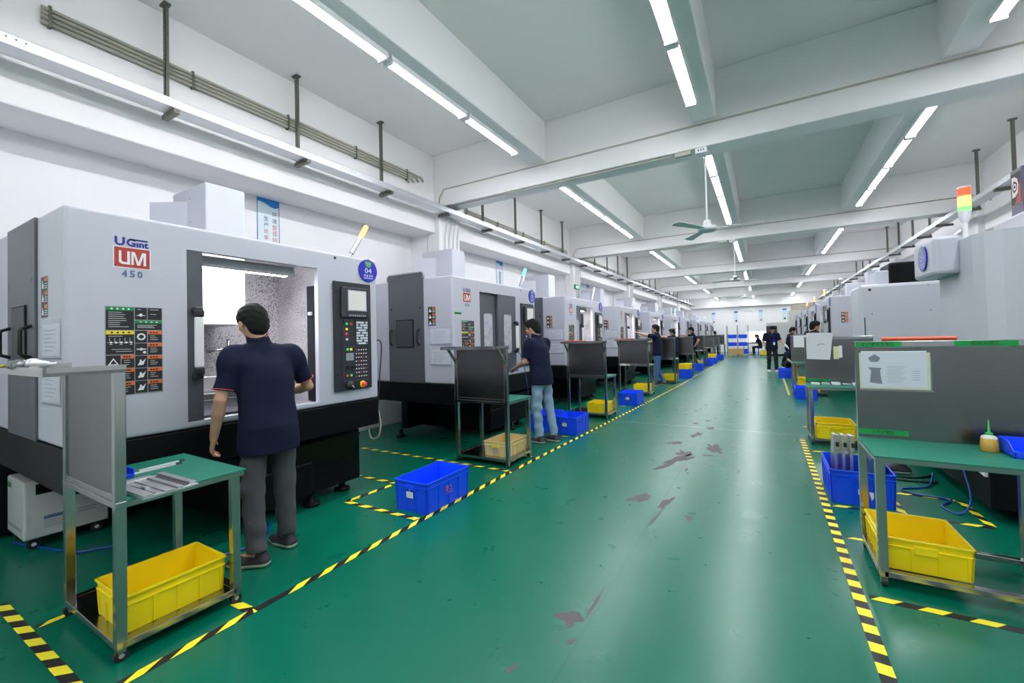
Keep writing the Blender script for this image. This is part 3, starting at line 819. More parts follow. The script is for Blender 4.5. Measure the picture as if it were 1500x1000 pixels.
e = empty('machine_cabinet', (1.4, 9.17, 0), 0, 'pale grey machine cabinet with rounded corner beyond machine 21 on the right', 'machine')
b = MB('white2'); b.box((0, 0, .72), (1.7, .85, 2.21), .05)
b.plane((0, 0, 0), (1, 0, 0), (0, 0, 1), .001); b.set('lblk'); b.disc(.14, 2.12, .022, n=12); b.disc(.16, 1.72, .008, n=8); b.disc(.86, 2.15, .008, n=8); b.disc(.88, 1.74, .008, n=8); b.rect(.055, 1.3, .07, 1.66); b.build('enclosure', e)
b = MB('black'); b.box((.03, .03, 0), (1.67, .82, .72)); b.build('base', e)
# machine 21, nearest on the right, another model
e = empty('milling_machine', (1.4, 4.5, 0), 0, 'pale grey milling machine numbered 21 nearest the camera on the right', 'milling machine')
b = MB('white2')
b.prism([(.0, .85, .72), (.0, .14, .72), (.04, .05, .72), (.12, 0, .72), (1.9, 0, .72), (1.9, .86, .72), (.0, .86, .72)], (0, 0, 2.165-.72)); b.box((.01, .85, .72), (1.9, 2.5, 1.30), .02)
b.build('enclosure', e)
b = MB('lwht'); b.prism([(-.02, .02, .34), (-.02, .02, .52), (-.02, .30, .36)], (.018, 0, 0)); b.build('corner_panel', e)
b = MB('black'); b.prism([(.0, .0, .12), (.0, .0, .72), (1.9, .0, .72), (1.9, .0, .12)], (0, 2.5, 0)); b.box((.25, .1, 0), (1.8, 2.4, .12)); b.build('base', e)
b = MB('white'); b.box((-.16, .37, 1.90), (.02, .92, 2.22), .03)
b.build('console_box', e)
ns = part(e, 'number_sign', 'num21', number_sign('21')); ns.rotation_euler = (0, 0, PI); ns.location = (-.162, .62, 2.07)
b = MB('white'); b.box((.35, .10, 2.15), (1.6, .86, 2.345), .02); b.build('top_cover', e)
b = MB('purple'); b.box((.40, .47, 2.34), (.75, .66, 2.73), .006)
b.plane((.40, .66, 2.335), (0, -1, 0), (0, 0, 1), .001); b.set('lgry'); b.rect(.01, .10, .18, .37); b.set('pdark'); b.rect(.015, .105, .175, .365, .0014)
b.set('red'); b.flat([(.07, .11), (.17, .11), (.17, .31), (.12, .19)], .0018)
b.set('lwht'); b.text('D', .03, .17, .135, .335, .0022, True); b.set('pdark'); b.disc(.078, .252, .040, .0026); b.set('lwht'); b.disc(.078, .252, .028, .003); b.set('pdark'); b.disc(.078, .252, .014, .0034)
b.build('sign_box', e)
lt = MB('lwht'); lt.cyl((.13, .68, 2.16), (.13, .68, 2.36), .018); lt.tube([(.05, .68, 2.16), (.05, .68, 2.26), (.10, .68, 2.30)], .012); lt.lathe((.13, .68, 2.36), (0, 0, 1), [(.02, 0), (.036, .03), (.041, .10)], 16); ls = lt.build('lamp_stem', e)
M['lampgr2'] = emat('lamp_green_dim', (.15, .8, .12), .9, (.1, .5, .1))
for z0, z1, m, n in ((2.46, 2.50, 'lampgr2', 'green_lens'), (2.50, 2.59, 'lampam', 'amber_lens'), (2.59, 2.66, 'lampred', 'red_lens')):
    q = MB(m); q.cyl((.13, .68, z0), (.13, .68, z1), .042, n=18); q.build(n, ls)
q = MB('lwht'); q.cyl((.13, .68, 2.66), (.13, .68, 2.672), .043, n=18); q.build('lamp_cap', ls)

# the grey machine at the far end of the right row
e = empty('machining_centre', (.15, 30.8, 0), 0, 'large grey machine with black door panel at the far right end', 'milling machine')
b = MB('ceram'); b.box((0, 0, .1), (3.4, 3.2, 2.05), .02); b.box((1.2, .3, 2.05), (3.2, 2.6, 2.75), .02); b.build('enclosure', e)
b = MB('panel'); b.box((-.02, -.03, .45), (.55, .02, 1.85), .01); b.build('door', e)
b = MB('panel'); b.box((1.25, -.02, .95), (1.75, .02, 1.75), .01); b.build('window', e)
b = MB('black'); b.box((.05, .05, 0), (3.3, 3.1, .1)); b.build('base', e)
# dark box on top of the second right machine
b = MB('white2'); b.box((1.66, 9.3, 2.211), (1.82, 9.95, 2.44), .02); b.set('black'); b.box((1.82, 9.3, 2.211), (2.45, 9.95, 2.56), .03)
tag(b.build('control_box'), 'black rounded box standing on top of the grey machine beside machine 21', 'box')

# white coolant unit by the first machine
def coolant():
    t = MB('ceram'); t.box((-.36, 0, .10), (.0, .86, .64), .012); t.set('lgry'); t.plane((0, 0, 0), (0, 1, 0), (0, 0, 1), .001)
    return t
for i, (x, y, rz, lab) in enumerate(((-4.57, .85, 0, 'pale grey coolant cabinet on casters under the end of the nearest machine'), (-4.2, 6.75, 0, 'pale grey coolant cabinet on casters between the second and third left machines'))):
    e = empty('coolant_cabinet', (x, y, 0), rz, lab, 'cabinet')
    t = MB('ceram'); t.box((-.44, 0, .085), (.0, .46, .50), .012)
    t.plane((-.44, 0, 0), (1, 0, 0), (0, 0, 1), .001); t.set('gtape'); t.rect(.02, .42, .12, .46); t.set('lgry'); t.rect(.03, .14, .40, .165)
    t.plane((0, 0, 0), (0, 1, 0), (0, 0, 1), .001); t.set('slate'); t.rect(.10, .21, .23, .235); t.set('lgry')
    for k in range(4): t.rect(.10, .15+k*.014, .22, .156+k*.014)
    t.rect(.28, .20, .38, .21); t.rect(.28, .22, .39, .23)
    t.build('cabinet_body', e)
    t = MB('black'); t.box((-.02, .06, .40), (.0015, .34, .475)); t.build('vent', e)
    def cas():
        q = MB('rubber'); q.cyl((-.012, 0, .036), (.012, 0, .036), .036, n=14); q.set('lwht'); q.cyl((-.014, 0, .036), (.014, 0, .036), .014, n=10); q.set('rubber'); q.box((-.02, -.02, .06), (.02, .02, .095)); return q
    for cx, cy in ((-.06, .06), (-.38, .06), (-.06, .40), (-.38, .40)):
        o = part(e, 'caster', 'ccas', cas); o.location = (cx, cy, 0)

# ------------------------------------------------------------------ workstation trolleys
def cas2():
    q = MB('rubber'); q.cyl((-.012, 0, .028), (.012, 0, .028), .028, n=14); q.set('lgry'); q.cyl((-.014, 0, .028), (.014, 0, .028), .011, n=10)
    q.set('steel'); q.box((-.017, -.015, .042), (.017, .015, .058)); return q
CW, CD = .70, .50      # width (x), depth (y)
def trolley(x, y, label, group=None, mirror=False, width=CW, table_m='mat', screen_m='steeld', tray=True, plate=True, braces=True):
    """screen plane at local y=0; the table runs to +y (left row) or -y (right row)"""
    e = empty('workstation_trolley', (x, y, 0), 0, label, 'work trolley')
    s = -1 if mirror else 1; W = width; p = .021; kk = '%s%.2f' % (mirror, W)
    def B(lo, hi, m='steel', bev=.003):
        return MB(m).box((lo[0], lo[1]*s, lo[2]), (hi[0], hi[1]*s, hi[2]), bev)
    for i, (lx, ly, h) in enumerate(((0, 0, 1.34), (W, 0, 1.34), (0, CD, .735), (W, CD, .735))):
        part(e, 'leg', 'tl%d%s' % (i, kk), lambda lx=lx, ly=ly, h=h: B((lx-p, ly-p, .058), (lx+p, ly+p, h)))
        o = part(e, 'caster', 'tc', cas2); o.location = (lx, ly*s, 0)
    def shelf():
        t = B((0, -p, .058), (W, p, .09)); 
        for a, c in (((0, CD-p, .058), (W, CD+p, .09)), ((-p, 0, .058), (p, CD, .09)), ((W-p, 0, .058), (W+p, CD, .09))):
            t.box((a[0], a[1]*s, a[2]), (c[0], c[1]*s, c[2]), .003)
        
        if plate: t.box((0, 0, .082), (W, CD*s, .088))
        return t
    part(e, 'lower_shelf', 'tsh%s'%plate+kk, shelf)
    def tab():
        t = B((-p-.005, -p, .705), (W+p+.005, CD+p+.02, .735)); return t
    part(e, 'table_frame', 'ttf'+kk, tab)
    def top():
        return MB(table_m).box((-p-.01, .02*s, .735), (W+p+.01, (CD+p+.03)*s, .741))
    part(e, 'table_mat', 'ttm'+kk, top)
    def scr():
        t = B((p, -.012, .74), (W-p, .0, 1.33), screen_m, 0) if not mirror else MB(screen_m).box((-p, -.026, .745), (W+p, -.022, 1.335)); t.set('steel')
        t.box((p, -.018*s, .735), (W-p, .018*s, .765), .003); return t
    part(e, 'screen_panel', 'tsc'+kk, scr)
    if tray:
        def tr():
            t = MB('steel'); t.box((-p-.02, -.245, 1.335), (W+p+.01, .02, 1.350)); t.box((-p-.02, -.25, 1.335), (W+p+.01, -.24, 1.372)); t.box((-p-.02, -.25, 1.335), (-p-.014, .02, 1.372)); t.box((W+p+.004, -.25, 1.335), (W+p+.01, .02, 1.372)); return t
        part(e, 'top_tray', 'ttr'+kk, tr)
        for lx in ((0, W) if braces else ()):
            def br(lx=lx):
                t = MB('steel'); t.prism([(lx-.012, -.012, 1.19), (lx-.012, -.012, 1.16), (lx-.012, -.17, 1.335), (lx-.012, -.14, 1.335)], (.024, 0, 0)); return t
            part(e, 'brace', 'tbr%d%s' % (lx > .1, kk), br)
    else:
        part(e, 'top_rail', 'trail'+kk, lambda: MB('steel').box((-p-.003, -.0262, 1.336), (W+p+.003, p, 1.375), .003))
    return e
def label_strip(par, o, u, w, W, H, text):
    b = MB('gtape'); b.plane(o, u, w, .0008); b.rect(0, 0, W, H); b.set('lblk'); n = len(text); c = H*.62; x0 = (W-n*c*1.15)/2
    for i, ch in enumerate(text): b.text(ch, x0+i*c*1.15, H*.18, x0+i*c*1.15+c, H*.82, .0012)
    return b.build('green_label', par)

def crate(name, x, y, z, W, L, H, m, label, cat, group=None, rz=0., card=False, logo=False, grime=False):
    e = empty(name, (x, y, z), rz, label, cat, group)
    def body():
        t = MB(m); th = .006; i = .016
        t.box((-W/2+i, -L/2+i, 0), (W/2-i, L/2-i, th))
        for sx in (-1, 1):
            t.prism([(sx*(W/2-i), -L/2+i, 0), (sx*(W/2-i), L/2-i, 0), (sx*(W/2-.008), L/2-.008, H), (sx*(W/2-.008), -L/2+.008, H)], (-sx*th, 0, 0))
        for sy in (-1, 1):
            t.prism([(-W/2+i, sy*(L/2-i), 0), (W/2-i, sy*(L/2-i), 0), (W/2-.008, sy*(L/2-.008), H), (-W/2+.008, sy*(L/2-.008), H)], (0, -sy*th, 0))
        return t
    def rim():
        t = MB(m)
        for z0, z1, o in ((H-.012, H, 0), (H-.052, H-.044, .004)):
            t.box((-W/2+o, -L/2+o, z0), (W/2-o, -L/2+o+.012, z1), .002); t.box((-W/2+o, L/2-o-.012, z0), (W/2-o, L/2-o, z1), .002)
            t.box((-W/2+o, -L/2+o, z0), (-W/2+o+.012, L/2-o, z1), .002); t.box((W/2-o-.012, -L/2+o, z0), (W/2-o, L/2-o, z1), .002)
        return t
    def ribs():
        t = MB(m); n = 5
        for k in range(n):
            yy = -L/2+.03+(L-.06)*k/(n-1)
            for sx in (-1, 1): t.prism([(sx*(W/2-.016), yy-.006, .004), (sx*(W/2-.016), yy+.006, .004), (sx*(W/2-.008), yy+.006, H-.045), (sx*(W/2-.008), yy-.006, H-.045)], (sx*.006, 0, 0))
        for k in range(4):
            xx = -W/2+.03+(W-.06)*k/3
            for sy in (-1, 1): t.prism([(xx-.006, sy*(L/2-.016), .004), (xx+.006, sy*(L/2-.016), .004), (xx+.006, sy*(L/2-.008), H-.045), (xx-.006, sy*(L/2-.008), H-.045)], (0, sy*.006, 0))
        for sy in (-1, 1): t.box((-.05, sy*(L/2-.012), H-.075), (.05, sy*(L/2+.001), H-.03), .003)
        return t
    k = '%s%.3f%.3f%.3f' % (m, W, L, H)
    part(e, 'body', 'cb'+k, body); part(e, 'rim', 'cr'+k, rim); part(e, 'rib', 'ck'+k, ribs)['kind'] = 'stuff'
    if card:
        def cd():
            t = MB('metal'); t.tube([(0, -L/2-.004, H-.06), (.005, -L/2-.006, H-.085)], .0025, 6); t.set('paper'); t.plane((-.035, -L/2-.004, H-.135), (1, 0, 0), (0, 0, 1), .002); t.slab(0, 0, .075, .05, 0, .0015)
            t.set('pmid')
            for q in range(3): t.rect(.008, .01+q*.012, .066, .013+q*.012, .002)
            return t
        part(e, 'hanging_card', 'cc'+k, cd)
    if logo:
        def lg():
            t = MB('orange'); t.plane((W/2-.003, 0, 0), (0, 1, 0), (0, 0, 1), .0)
            t.text('包装', -.035, H*.42, .035, H*.60, .0005) if 0 else None
            t.rect(-.05, H*.50, -.02, H*.66, .0005); t.set(m); t.rect(-.044, H*.53, -.026, H*.56, .001); t.rect(-.044, H*.59, -.026, H*.63, .001); t.set('orange')
            t.rect(.0, H*.60, .03, H*.62, .0005); t.rect(.0, H*.50, .035, H*.52, .0005); t.rect(.013, H*.50, .019, H*.66, .0005); t.rect(-.05, H*.42, .035, H*.44, .0005); return t
        part(e, 'printed_mark', 'cl'+k, lg)
    return e

LT = [(-3.31, .785), (-3.215, 4.11), (-3.12, 7.3), (-3.10, 10.43), (-3.0, 13.35), (-2.95, 16.7), (-2.95, 20.1), (-2.95, 24.1), (-2.95, 27.4), (-2.95, 31.0)]
NTH = ['nearest'] + ORD[1:]
for i, (x, y) in enumerate(LT):
    lab = ['steel trolley nearest the camera, tool holder on top, aluminium plate on its table',
           'steel trolley with grey screen and cream crate, second from camera on the left',
           'steel trolley with red strip on its tray, third from camera on the left'][i] if i < 3 else 'steel trolley with grey screen, %s from camera in the left row' % ORD[i]
    e = trolley(x, y, lab, braces=i > 0)
    if i == 0: label_strip(e, (CW+.019, .10, .060), (0, 1, 0), (0, 0, 1), .22, .028, '工件周转车')
    if i == 1: label_strip(e, (CW+.019, .24, .060), (0, 1, 0), (0, 0, 1), .12, .028, '周转车')
    if i in (2, 3, 4):
        b = MB('redp'); b.box((x-.02, y-.20, 1.351), (x+.42, y-.17, 1.386), .006)
        tag(b.build('red_strip'), 'orange red strip lying on the tray of the %s left trolley' % ORD[i], 'strip')
    if i == 1:
        crate('yellow_crate', x+CW-.20, y+.285, .0885, .34, .47, .17, 'cream', 'cream crate with printed front on the second left trolley shelf', 'crate')
    elif i == 0:
        crate('yellow_crate', -2.82, 1.03, .0885, .355, .46, .18, 'yellow', 'large yellow crate on the shelf of the trolley nearest the camera', 'crate')
    elif i < 5:
        crate('yellow_crate', x+CW-.21, y+.265, .0885, .36, .42, .17, 'yellow', 'yellow crate on the lower shelf of the %s left trolley' % ORD[i], 'crate')
# printed front of the cream crate
cb = [o for o in COL.objects if o.get('label', '').startswith('cream crate')][0]
b = MB('lyel'); b.plane((-.08, -.2345, .03), (1, 0, 0), (0, 0, 1), .0); b.flat([(.03, .07), (.13, .07), (.12, .10), (.08, .115), (.04, .10)], .004); b.set('pmid')
for k in range(4): b.rect(.04+.01*(k % 2), .012+k*.018, .11, .022+k*.018, .005)
b.rect(.0, .04, .02, .08, .004); b.build('printed_mark', cb)

# things on the nearest trolley
e = empty('tool_holder', (-2.98, .60, 1.3505), math.radians(40), 'steel milling tool holder lying on the top tray of the nearest trolley', 'tool holder')
R0 = .030
b = MB('metal'); b.lathe((-.005, 0, R0), (-1, 0, 0), [(0, -.085), (.008, -.085), (.008, -.06), (.013, -.055), (.024, .0), (.03, .001), (.03, .008), (.025, .009), (.025, .013), (.03, .014), (.03, .022), (.0, .023)], 20); b.build('taper', e)
b = MB('dmetal'); b.lathe((-.028, 0, R0), (-1, 0, 0), [(0, 0), (.025, 0), (.025, .055), (.022, .057), (.022, .075), (.018, .085), (.0, .086)], 20); b.build('chuck', e)
b = MB('gold'); b.cyl((-.114, 0, R0), (-.165, 0, R0-.008), .009, .006, n=10); b.build('cutter', e)
b = MB('gold'); b.cyl((-2.80, .66, 1.3555), (-2.74, .70, 1.3555), .005, n=8)
tag(b.build('drill_bit'), 'small brass coloured drill bit lying on the nearest trolley tray', 'drill bit')
# milled plate
e = empty('milled_plate', (-2.69, .945, .741), .03, 'milled aluminium plate with slots on the green table of the nearest trolley', 'metal part')
b = MB('metal'); b.box((-.19, -.115, 0), (.19, .115, .012), .002)
for y0, y1, h in ((-.115, -.075, .02), (-.03, .01, .018), (.02, .045, .022), (.085, .115, .02)): b.box((-.19 if y0 > -.1 else -.12, y0, .012), (.19 if y0 < .05 else .16, y1, h), .001)
b.box((-.18, -.07, .012), (-.13, .05, .024), .004); b.box((.02, -.06, .012), (.06, -.04, .022), .001); b.set('dmetal')
for y0, y1, x0 in ((-.072, -.058, -.1), (.05, .08, -.15)): b.box((x0, y0, .0121), (.17, y1, .0135))
b.build('plate_body', e)
for i, (x0, y0, x1, y1) in enumerate(((-3.05, .93, -3.06, 1.18), (-3.10, 1.02, -3.12, 1.22))):
    b = MB('lwht'); d = Vector((x1-x0, y1-y0, 0)).normalized(); n = Vector((-d.y, d.x, 0))*.007
    p = lambda s, t, z: Vector((x0, y0, z))+d*s+n*t
    L = math.hypot(x1-x0, y1-y0); b.prism([p(0, -1, .7415), p(L, -1, .7415), p(L, 1, .7415), p(0, 1, .7415)], (0, 0, .008))
    b.set('dmetal'); b.prism([p(L, -1.6, .7415), p(L+.03, -1.2, .7415), p(L+.03, 1.2, .7415), p(L, 1.6, .7415)], (0, 0, .01))
    tag(b.build('steel_ruler'), ['longer steel rule lying on the nearest trolley table', 'shorter steel rule lying at the back edge of the nearest trolley table'][i], 'ruler')
b = MB('blue'); b.box((-3.14, .86, .741), (-2.98, .96, .747), .002); b.prism([(-3.14, .86, .747), (-3.14, .96, .747), (-3.14, .96, .80), (-3.14, .87, .78)], (.006, 0, 0)); b.box((-2.99, .86, .747), (-2.98, .96, .765), .003); b.box((-3.14, .955, .747), (-2.98, .961, .79), .002)
tag(b.build('parts_tray'), 'small blue parts tray on the green table of the nearest trolley', 'tray')

# ------------------------------------------------------------------ blue bins on the floor, left side
crate('blue_bin', -2.62, 2.975, 0, .38, .60, .26, 'blue', 'blue bin with hanging card on the floor right of the nearest worker', 'bin', card=True, logo=True)
crate('blue_bin', -2.60, 6.15, 0, .38, .55, .26, 'blue', 'blue bin with card beside the worker in pale jeans, nearer the walkway', 'bin', card=True)
crate('blue_bin', -3.05, 6.2, 0, .38, .55, .26, 'blue', 'blue bin half hidden behind the legs of the worker in pale jeans', 'bin', card=True)
crate('blue_bin', -2.48, 9.15, 0, .40, .60, .26, 'blue', 'blue bin beside the third left trolley, at the tape edge', 'bin', card=True)
crate('blue_bin', -2.30, 15.3, 0, .42, .6, .30, 'blue', 'blue bin with a yellow crate on top, beside the fifth left trolley', 'bin')
crate('yellow_crate', -2.30, 15.3, .30, .36, .5, .17, 'yellow', 'yellow crate stacked on a blue bin at the fifth left trolley', 'crate')
for y, n in ((18.4, 'sixth'), (21.4, 'seventh'), (23.2, 'eighth'), (26.2, 'ninth')):
    crate('blue_bin', -2.34+.02*(y-18), y, 0, .42, .62, .28, 'blue', 'blue bin on the floor beside the %s left trolley' % n, 'bin')
crate('yellow_crate', -2.52, 20.35, .0885, .36, .45, .2, 'yellow', 'yellow crate low on the seventh left trolley', 'crate')
crate('yellow_crate', -2.236, 23.2, .28, .36, .5, .17, 'yellow', 'yellow crate stacked on the blue bin by the eighth left trolley', 'crate')

# ------------------------------------------------------------------ right side trolleys and what stands there
RW = .80
e = trolley(.545, 3.665, 'steel trolley with drawing and green labels, nearest the camera on the right', mirror=True, width=.735, tray=False, plate=False)
label_strip(e, (-.02, -.0268, 1.338), (1, 0, 0), (0, 0, 1), .235, .034, '生产看板放置区')
label_strip(e, (.46, -.0268, 1.338), (1, 0, 0), (0, 0, 1), .27, .034, '图纸放置区')
label_strip(e, (-.018, -.0268, .765), (1, 0, 0), (0, 0, 1), .25, .032, '工件放置区')
b = MB('pyel'); b.box((.012, -.0135, 1.063), (.36, -.0125, 1.30)); b.set('paper'); b.box((.022, -.0155, 1.075), (.345, -.0138, 1.31))
b.plane((.022, -.0158, 1.075), (1, 0, 0), (0, 0, 1), .0003); b.set('pdark')
b.flat([(.035, .19), (.07, .215), (.10, .19), (.085, .165), (.05, .165)]); b.flat([(.04, .03), (.105, .02), (.10, .05), (.095, .11), (.105, .125), (.035, .13), (.05, .105), (.045, .06)])
b.set('pmid')
for k in range(12): b.rect(.13, .035+k*.009, .13+.10*(.7+.3*((k*5) % 4)/4), .038+k*.009)
for k in range(5): b.rect(.25, .05+k*.014, .29, .054+k*.014)
b.set('sleeve'); b.box((.012, -.0185, 1.060), (.365, -.0170, 1.305)); b.set('steel'); b.box((.005, -.022, 1.052), (.372, -.012, 1.062))
b.build('drawing_sleeve', e).location = (-.015, -.0145, 0)
b = MB('redp'); b.cyl((.665, 3.655, 1.388), (1.02, 3.655, 1.388), .012, n=10)
tag(b.build('red_tube'), 'orange red tube lying on top of the nearest right trolley screen', 'tube')
crate('yellow_crate', .735, 3.415, .0885, .40, .445, .18, 'yellow', 'dirty yellow crate on the shelf of the nearest right trolley', 'crate')
# oil bottle
e = empty('oil_bottle', (1.09, 3.49, .741), .2, 'amber oil bottle with green spout on the nearest right trolley table', 'bottle')
b = MB('amber'); b.lathe((0, 0, 0), (0, 0, 1), [(0, 0), (.038, 0), (.04, .006), (.034, .075), (.0, .0751)], 20); b.build('bottle_body', e)
b = MB('lampoff'); b.lathe((0, 0, .075), (0, 0, 1), [(.034, 0), (.03, .012), (.014, .02)], 20); b.build('shoulder', e)
b = MB('lgreen2'); M['lgreen2'] = mat('green_spout', (.0, .35, .07), .4)
b.lathe((0, 0, .094), (0, 0, 1), [(.016, 0), (.016, .012), (.006, .018), (.003, .085), (0, .086)], 14); b.build('spout', e)
e = empty('parts_tray', (1.25, 3.44, .741), 0, 'blue open fronted parts tray beside the oil bottle', 'tray')
b = MB('blue'); b.box((-.11, -.09, 0), (.13, .10, .005)); b.box((-.11, .095, 0), (.13, .10, .085), .002)
for x in (-.11, .125): b.prism([(x, -.09, 0), (x, .10, 0), (x, .10, .085), (x, -.02, .08), (x, -.07, .04), (x, -.09, .035)], (.005, 0, 0))
b.box((-.11, -.09, 0), (.13, -.085, .035), .002); b.build('tray_body', e)
# second right trolley
e = trolley(.50, 7.2, 'steel trolley with white sheet hung over its screen, second on the right', mirror=True, width=.70, tray=False)
label_strip(e, (-.018, -.0268, .765), (1, 0, 0), (0, 0, 1), .28, .035, '工件放置区')
b = MB('pyel'); b.box((.30, -.016, 1.07), (.36, -.0135, 1.24)); b.set('lwht'); b.box((.355, -.018, 1.09), (.395, -.016, 1.25)); b.build('note_sheet', e).location = (0, -.0135, 0)
b = MB('paper'); b.prism([(.50, 7.165, 1.425), (.53, 7.165, 1.43), (.80, 7.165, 1.42), (.76, 7.165, 1.06), (.50, 7.165, 1.07)], (0, .003, 0)); b.prism([(.53, 7.165, 1.43), (.80, 7.165, 1.42), (.82, 7.26, 1.405), (.51, 7.26, 1.40)], (0, 0, .003))
b.plane((.5, 7.1648, 1.05), (1, 0, 0), (0, 0, 1), .0005); b.set('pmid'); b.flat([(.12, .20), (.16, .22), (.21, .215), (.21, .225), (.16, .232), (.12, .215)])
tag(b.build('paper_sheet'), 'white paper sheet draped over the second right trolley screen', 'paper')
crate('yellow_crate', .74, 6.90, .0885, .42, .50, .2, 'yellow', 'yellow crate on the shelf of the second right trolley', 'crate')
for i in range(6):
    b = MB('metal' if i % 2 else 'lwht'); x = .53+i*.11; b.box((x, 6.95, .741), (x+.09, 7.08, .762+.006*(i % 3)), .004)
    tag(b.build('machined_part'), '%s small machined part from the left on the second right trolley table' % ORD[i], 'metal part', 'machined parts on the trolley table')
e = trolley(.56, 12.2, 'steel trolley with white papers on its screen, third on the right', mirror=True, width=.6, tray=False)
b = MB('paper'); b.box((.04, -.02, 1.08), (.56, -.013, 1.36)); b.plane((.04, -.0205, 1.08), (1, 0, 0), (0, 0, 1), .0004); b.set('pmid'); b.rect(.24, .09, .30, .21); b.rect(.42, .1, .47, .2); b.build('paper_holder', e).location = (0, -.013, 0)
crate('yellow_crate', .85, 11.95, .0885, .42, .46, .2, 'yellow', 'yellow crate on the shelf of the third right trolley', 'crate')
trolley(.80, 15.6, 'steel trolley with its green post beside the walking worker, fourth on the right', mirror=True, width=.6, tray=False)
crate('blue_bin', .74, 11.25, 0, .40, .56, .25, 'blue', 'blue bin on the floor in front of the third right trolley', 'bin')
crate('blue_bin', .56, 16.2, 0, .4, .6, .28, 'blue', 'blue bin on the floor beside the crouching worker', 'bin')
crate('yellow_crate', .95, 13.6, 0, .42, .55, .24, 'yellow', 'yellow crate on the floor between the third and fourth right trolleys', 'crate')
# blue bin with standing plates
crate('blue_bin', .66, 4.80, 0, .44, .62, .28, 'blue', 'blue bin holding upright metal plates beside the right floor tape', 'bin')
bb = [o for o in COL.objects if o.get('label', '').startswith('blue bin holding')][0]
b = MB('paper'); b.plane((-.03, -.312, .08), (1, 0, 0), (0, 0, 1), .004); b.flat([(0, .06), (.06, .045), (.06, .0), (.0, .02)]); b.flat([(.07, .05), (.10, .045), (.10, .0), (.085, -.02)]); b.build('torn_label', bb)
for i in range(3):
    x = .505+i*.055
    b = MB('metal'); b.prism([(x, 4.72, .007), (x, 5.0, .007), (x, 5.0, .30), (x, 4.86, .52), (x, 4.72, .52)], (.022, 0, 0)); b.box((x-.004, 4.70, .40), (x+.034, 4.735, .535), .003); b.set('lblk'); b.box((x+.01, 4.698, .43), (x+.034, 4.702, .47))
    tag(b.build('metal_plate'), '%s upright silver plate from the left in the right blue bin' % ORD[i], 'metal plate', 'upright plates in the blue bin')
b = MB('slateplate'); M['slateplate'] = mat('blue_grey_plate', (.05, .12, .22), .35)
b.prism([(.70, 4.66, .007), (.84, 4.66, .007), (.84, 4.66, .36), (.78, 4.66, .40), (.74, 4.66, .34)], (0, .3, .02)); tag(b.build('metal_block'), 'blue grey angled metal block in the right blue bin', 'metal part')
# shoe under the trolley, hoses
def hose(pts, r, m, label, n=24):
    P = [Vector(p) for p in pts]; out = []
    for i in range(len(P)-1):
        p0, p1, p2, p3 = P[max(i-1, 0)], P[i], P[i+1], P[min(i+2, len(P)-1)]
        for k in range(8):
            t = k/8; out.append(.5*((2*p1)+(p2-p0)*t+(2*p0-5*p1+4*p2-p3)*t*t+(-p0+3*p1-3*p2+p3)*t**3))
    out.append(P[-1]); b = MB(m); b.tube(out, r, 8); return tag(b.build('hose'), label, 'hose')
z = .009
hose([(-4.9, .86, z), (-4.55, .95, z), (-4.24, 1.05, z), (-4.1, 1.2, z), (-3.66, 1.15, z), (-3.3, 1.45, z), (-3.22, 1.75, z), (-3.5, 2.0, z)], .008, 'hoseb', 'blue air hose lying on the floor behind the nearest trolley')
hose([(1.37, 5.64, .05), (1.25, 5.3, z), (1.03, 5.12, z), (1.1, 5.0, z), (1.30, 4.96, z), (1.2, 4.75, z), (1.27, 4.62, z), (1.37, 4.75, .1), (1.385, 5.0, .35)], .008, 'hoseb', 'blue air hose looping on the floor under the nearest right trolley')
hose([(1.37, 5.70, z), (1.22, 5.555, z), (.98, 5.52, z), (1.08, 5.42, z), (1.36, 5.46, z)], .009, 'rubber', 'black cable lying on the floor beside the right machine base')
hose([(-3.45, 3.075, .80), (-3.43, 3.10, .62), (-3.46, 3.10, .48), (-3.56, 3.09, .45), (-3.60, 3.085, .60), (-3.52, 3.08, .72)], .009, 'tan', 'pale hose hanging at the right end of the nearest machine')
hose([(-3.33, 5.83, 1.25), (-3.2, 5.75, 1.05), (-3.08, 5.66, .6), (-3.08, 5.6, .15), (-3.2, 5.5, z)], .006, 'hoseb', 'thin blue air line hanging from the second machine door')
hose([(-3.46, 3.10, .8), (-3.46, 3.13, 1.1), (-3.44, 3.14, 1.42), (-3.44, 3.07, 1.47)], .006, 'rubber', 'thin black cable at the right end of the nearest machine')

# ------------------------------------------------------------------ cross tapes
for i, y in enumerate((.62, 4.0, 7.5, 11.0, 14.6, 18.2)):
    tape(-3.8 if i == 0 else -5.0, y, -2.46, y+.01, 'floor tape crossing from the %s left bay to the walkway tape' % ORD[i])
tape(-3.33, 2.585, -2.46, 2.60, 'floor tape in front of the blue bin by the nearest worker')
tape(-3.32, 2.61, -3.28, 3.1, 'floor tape left of the blue bin by the nearest worker')
tape(-4.5, 3.13, -3.3, 3.16, 'floor tape running under the gap beside the nearest machine')
tape(-3.32, .66, -3.32, .9, 'short floor tape by the rear wheel of the nearest trolley', wd=.04)
tape(-2.62, 1.28, -2.46, 1.285, 'short floor tape by the front wheel of the nearest trolley')
tape(-2.62, 4.62, -2.46, 4.60, 'short floor tape by the front wheel of the second left trolley')
tape(-3.0, 5.75, -2.46, 5.78, 'floor tape in front of the blue bins by the worker in pale jeans')
tape(-3.0, 8.75, -2.46, 8.78, 'floor tape in front of the blue bin by the third left trolley')
tape(.45, 2.99, 1.9, 2.99, 'floor tape in front of the nearest right trolley')
tape(.45, 3.775, .60, 3.775, 'short floor tape behind the nearest right trolley', wd=.035)
tape(.44, 4.42, 1.38, 4.42, 'floor tape in front of the blue bin holding plates')
tape(.90, 4.45, .90, 4.95, 'floor tape right of the blue bin holding plates')
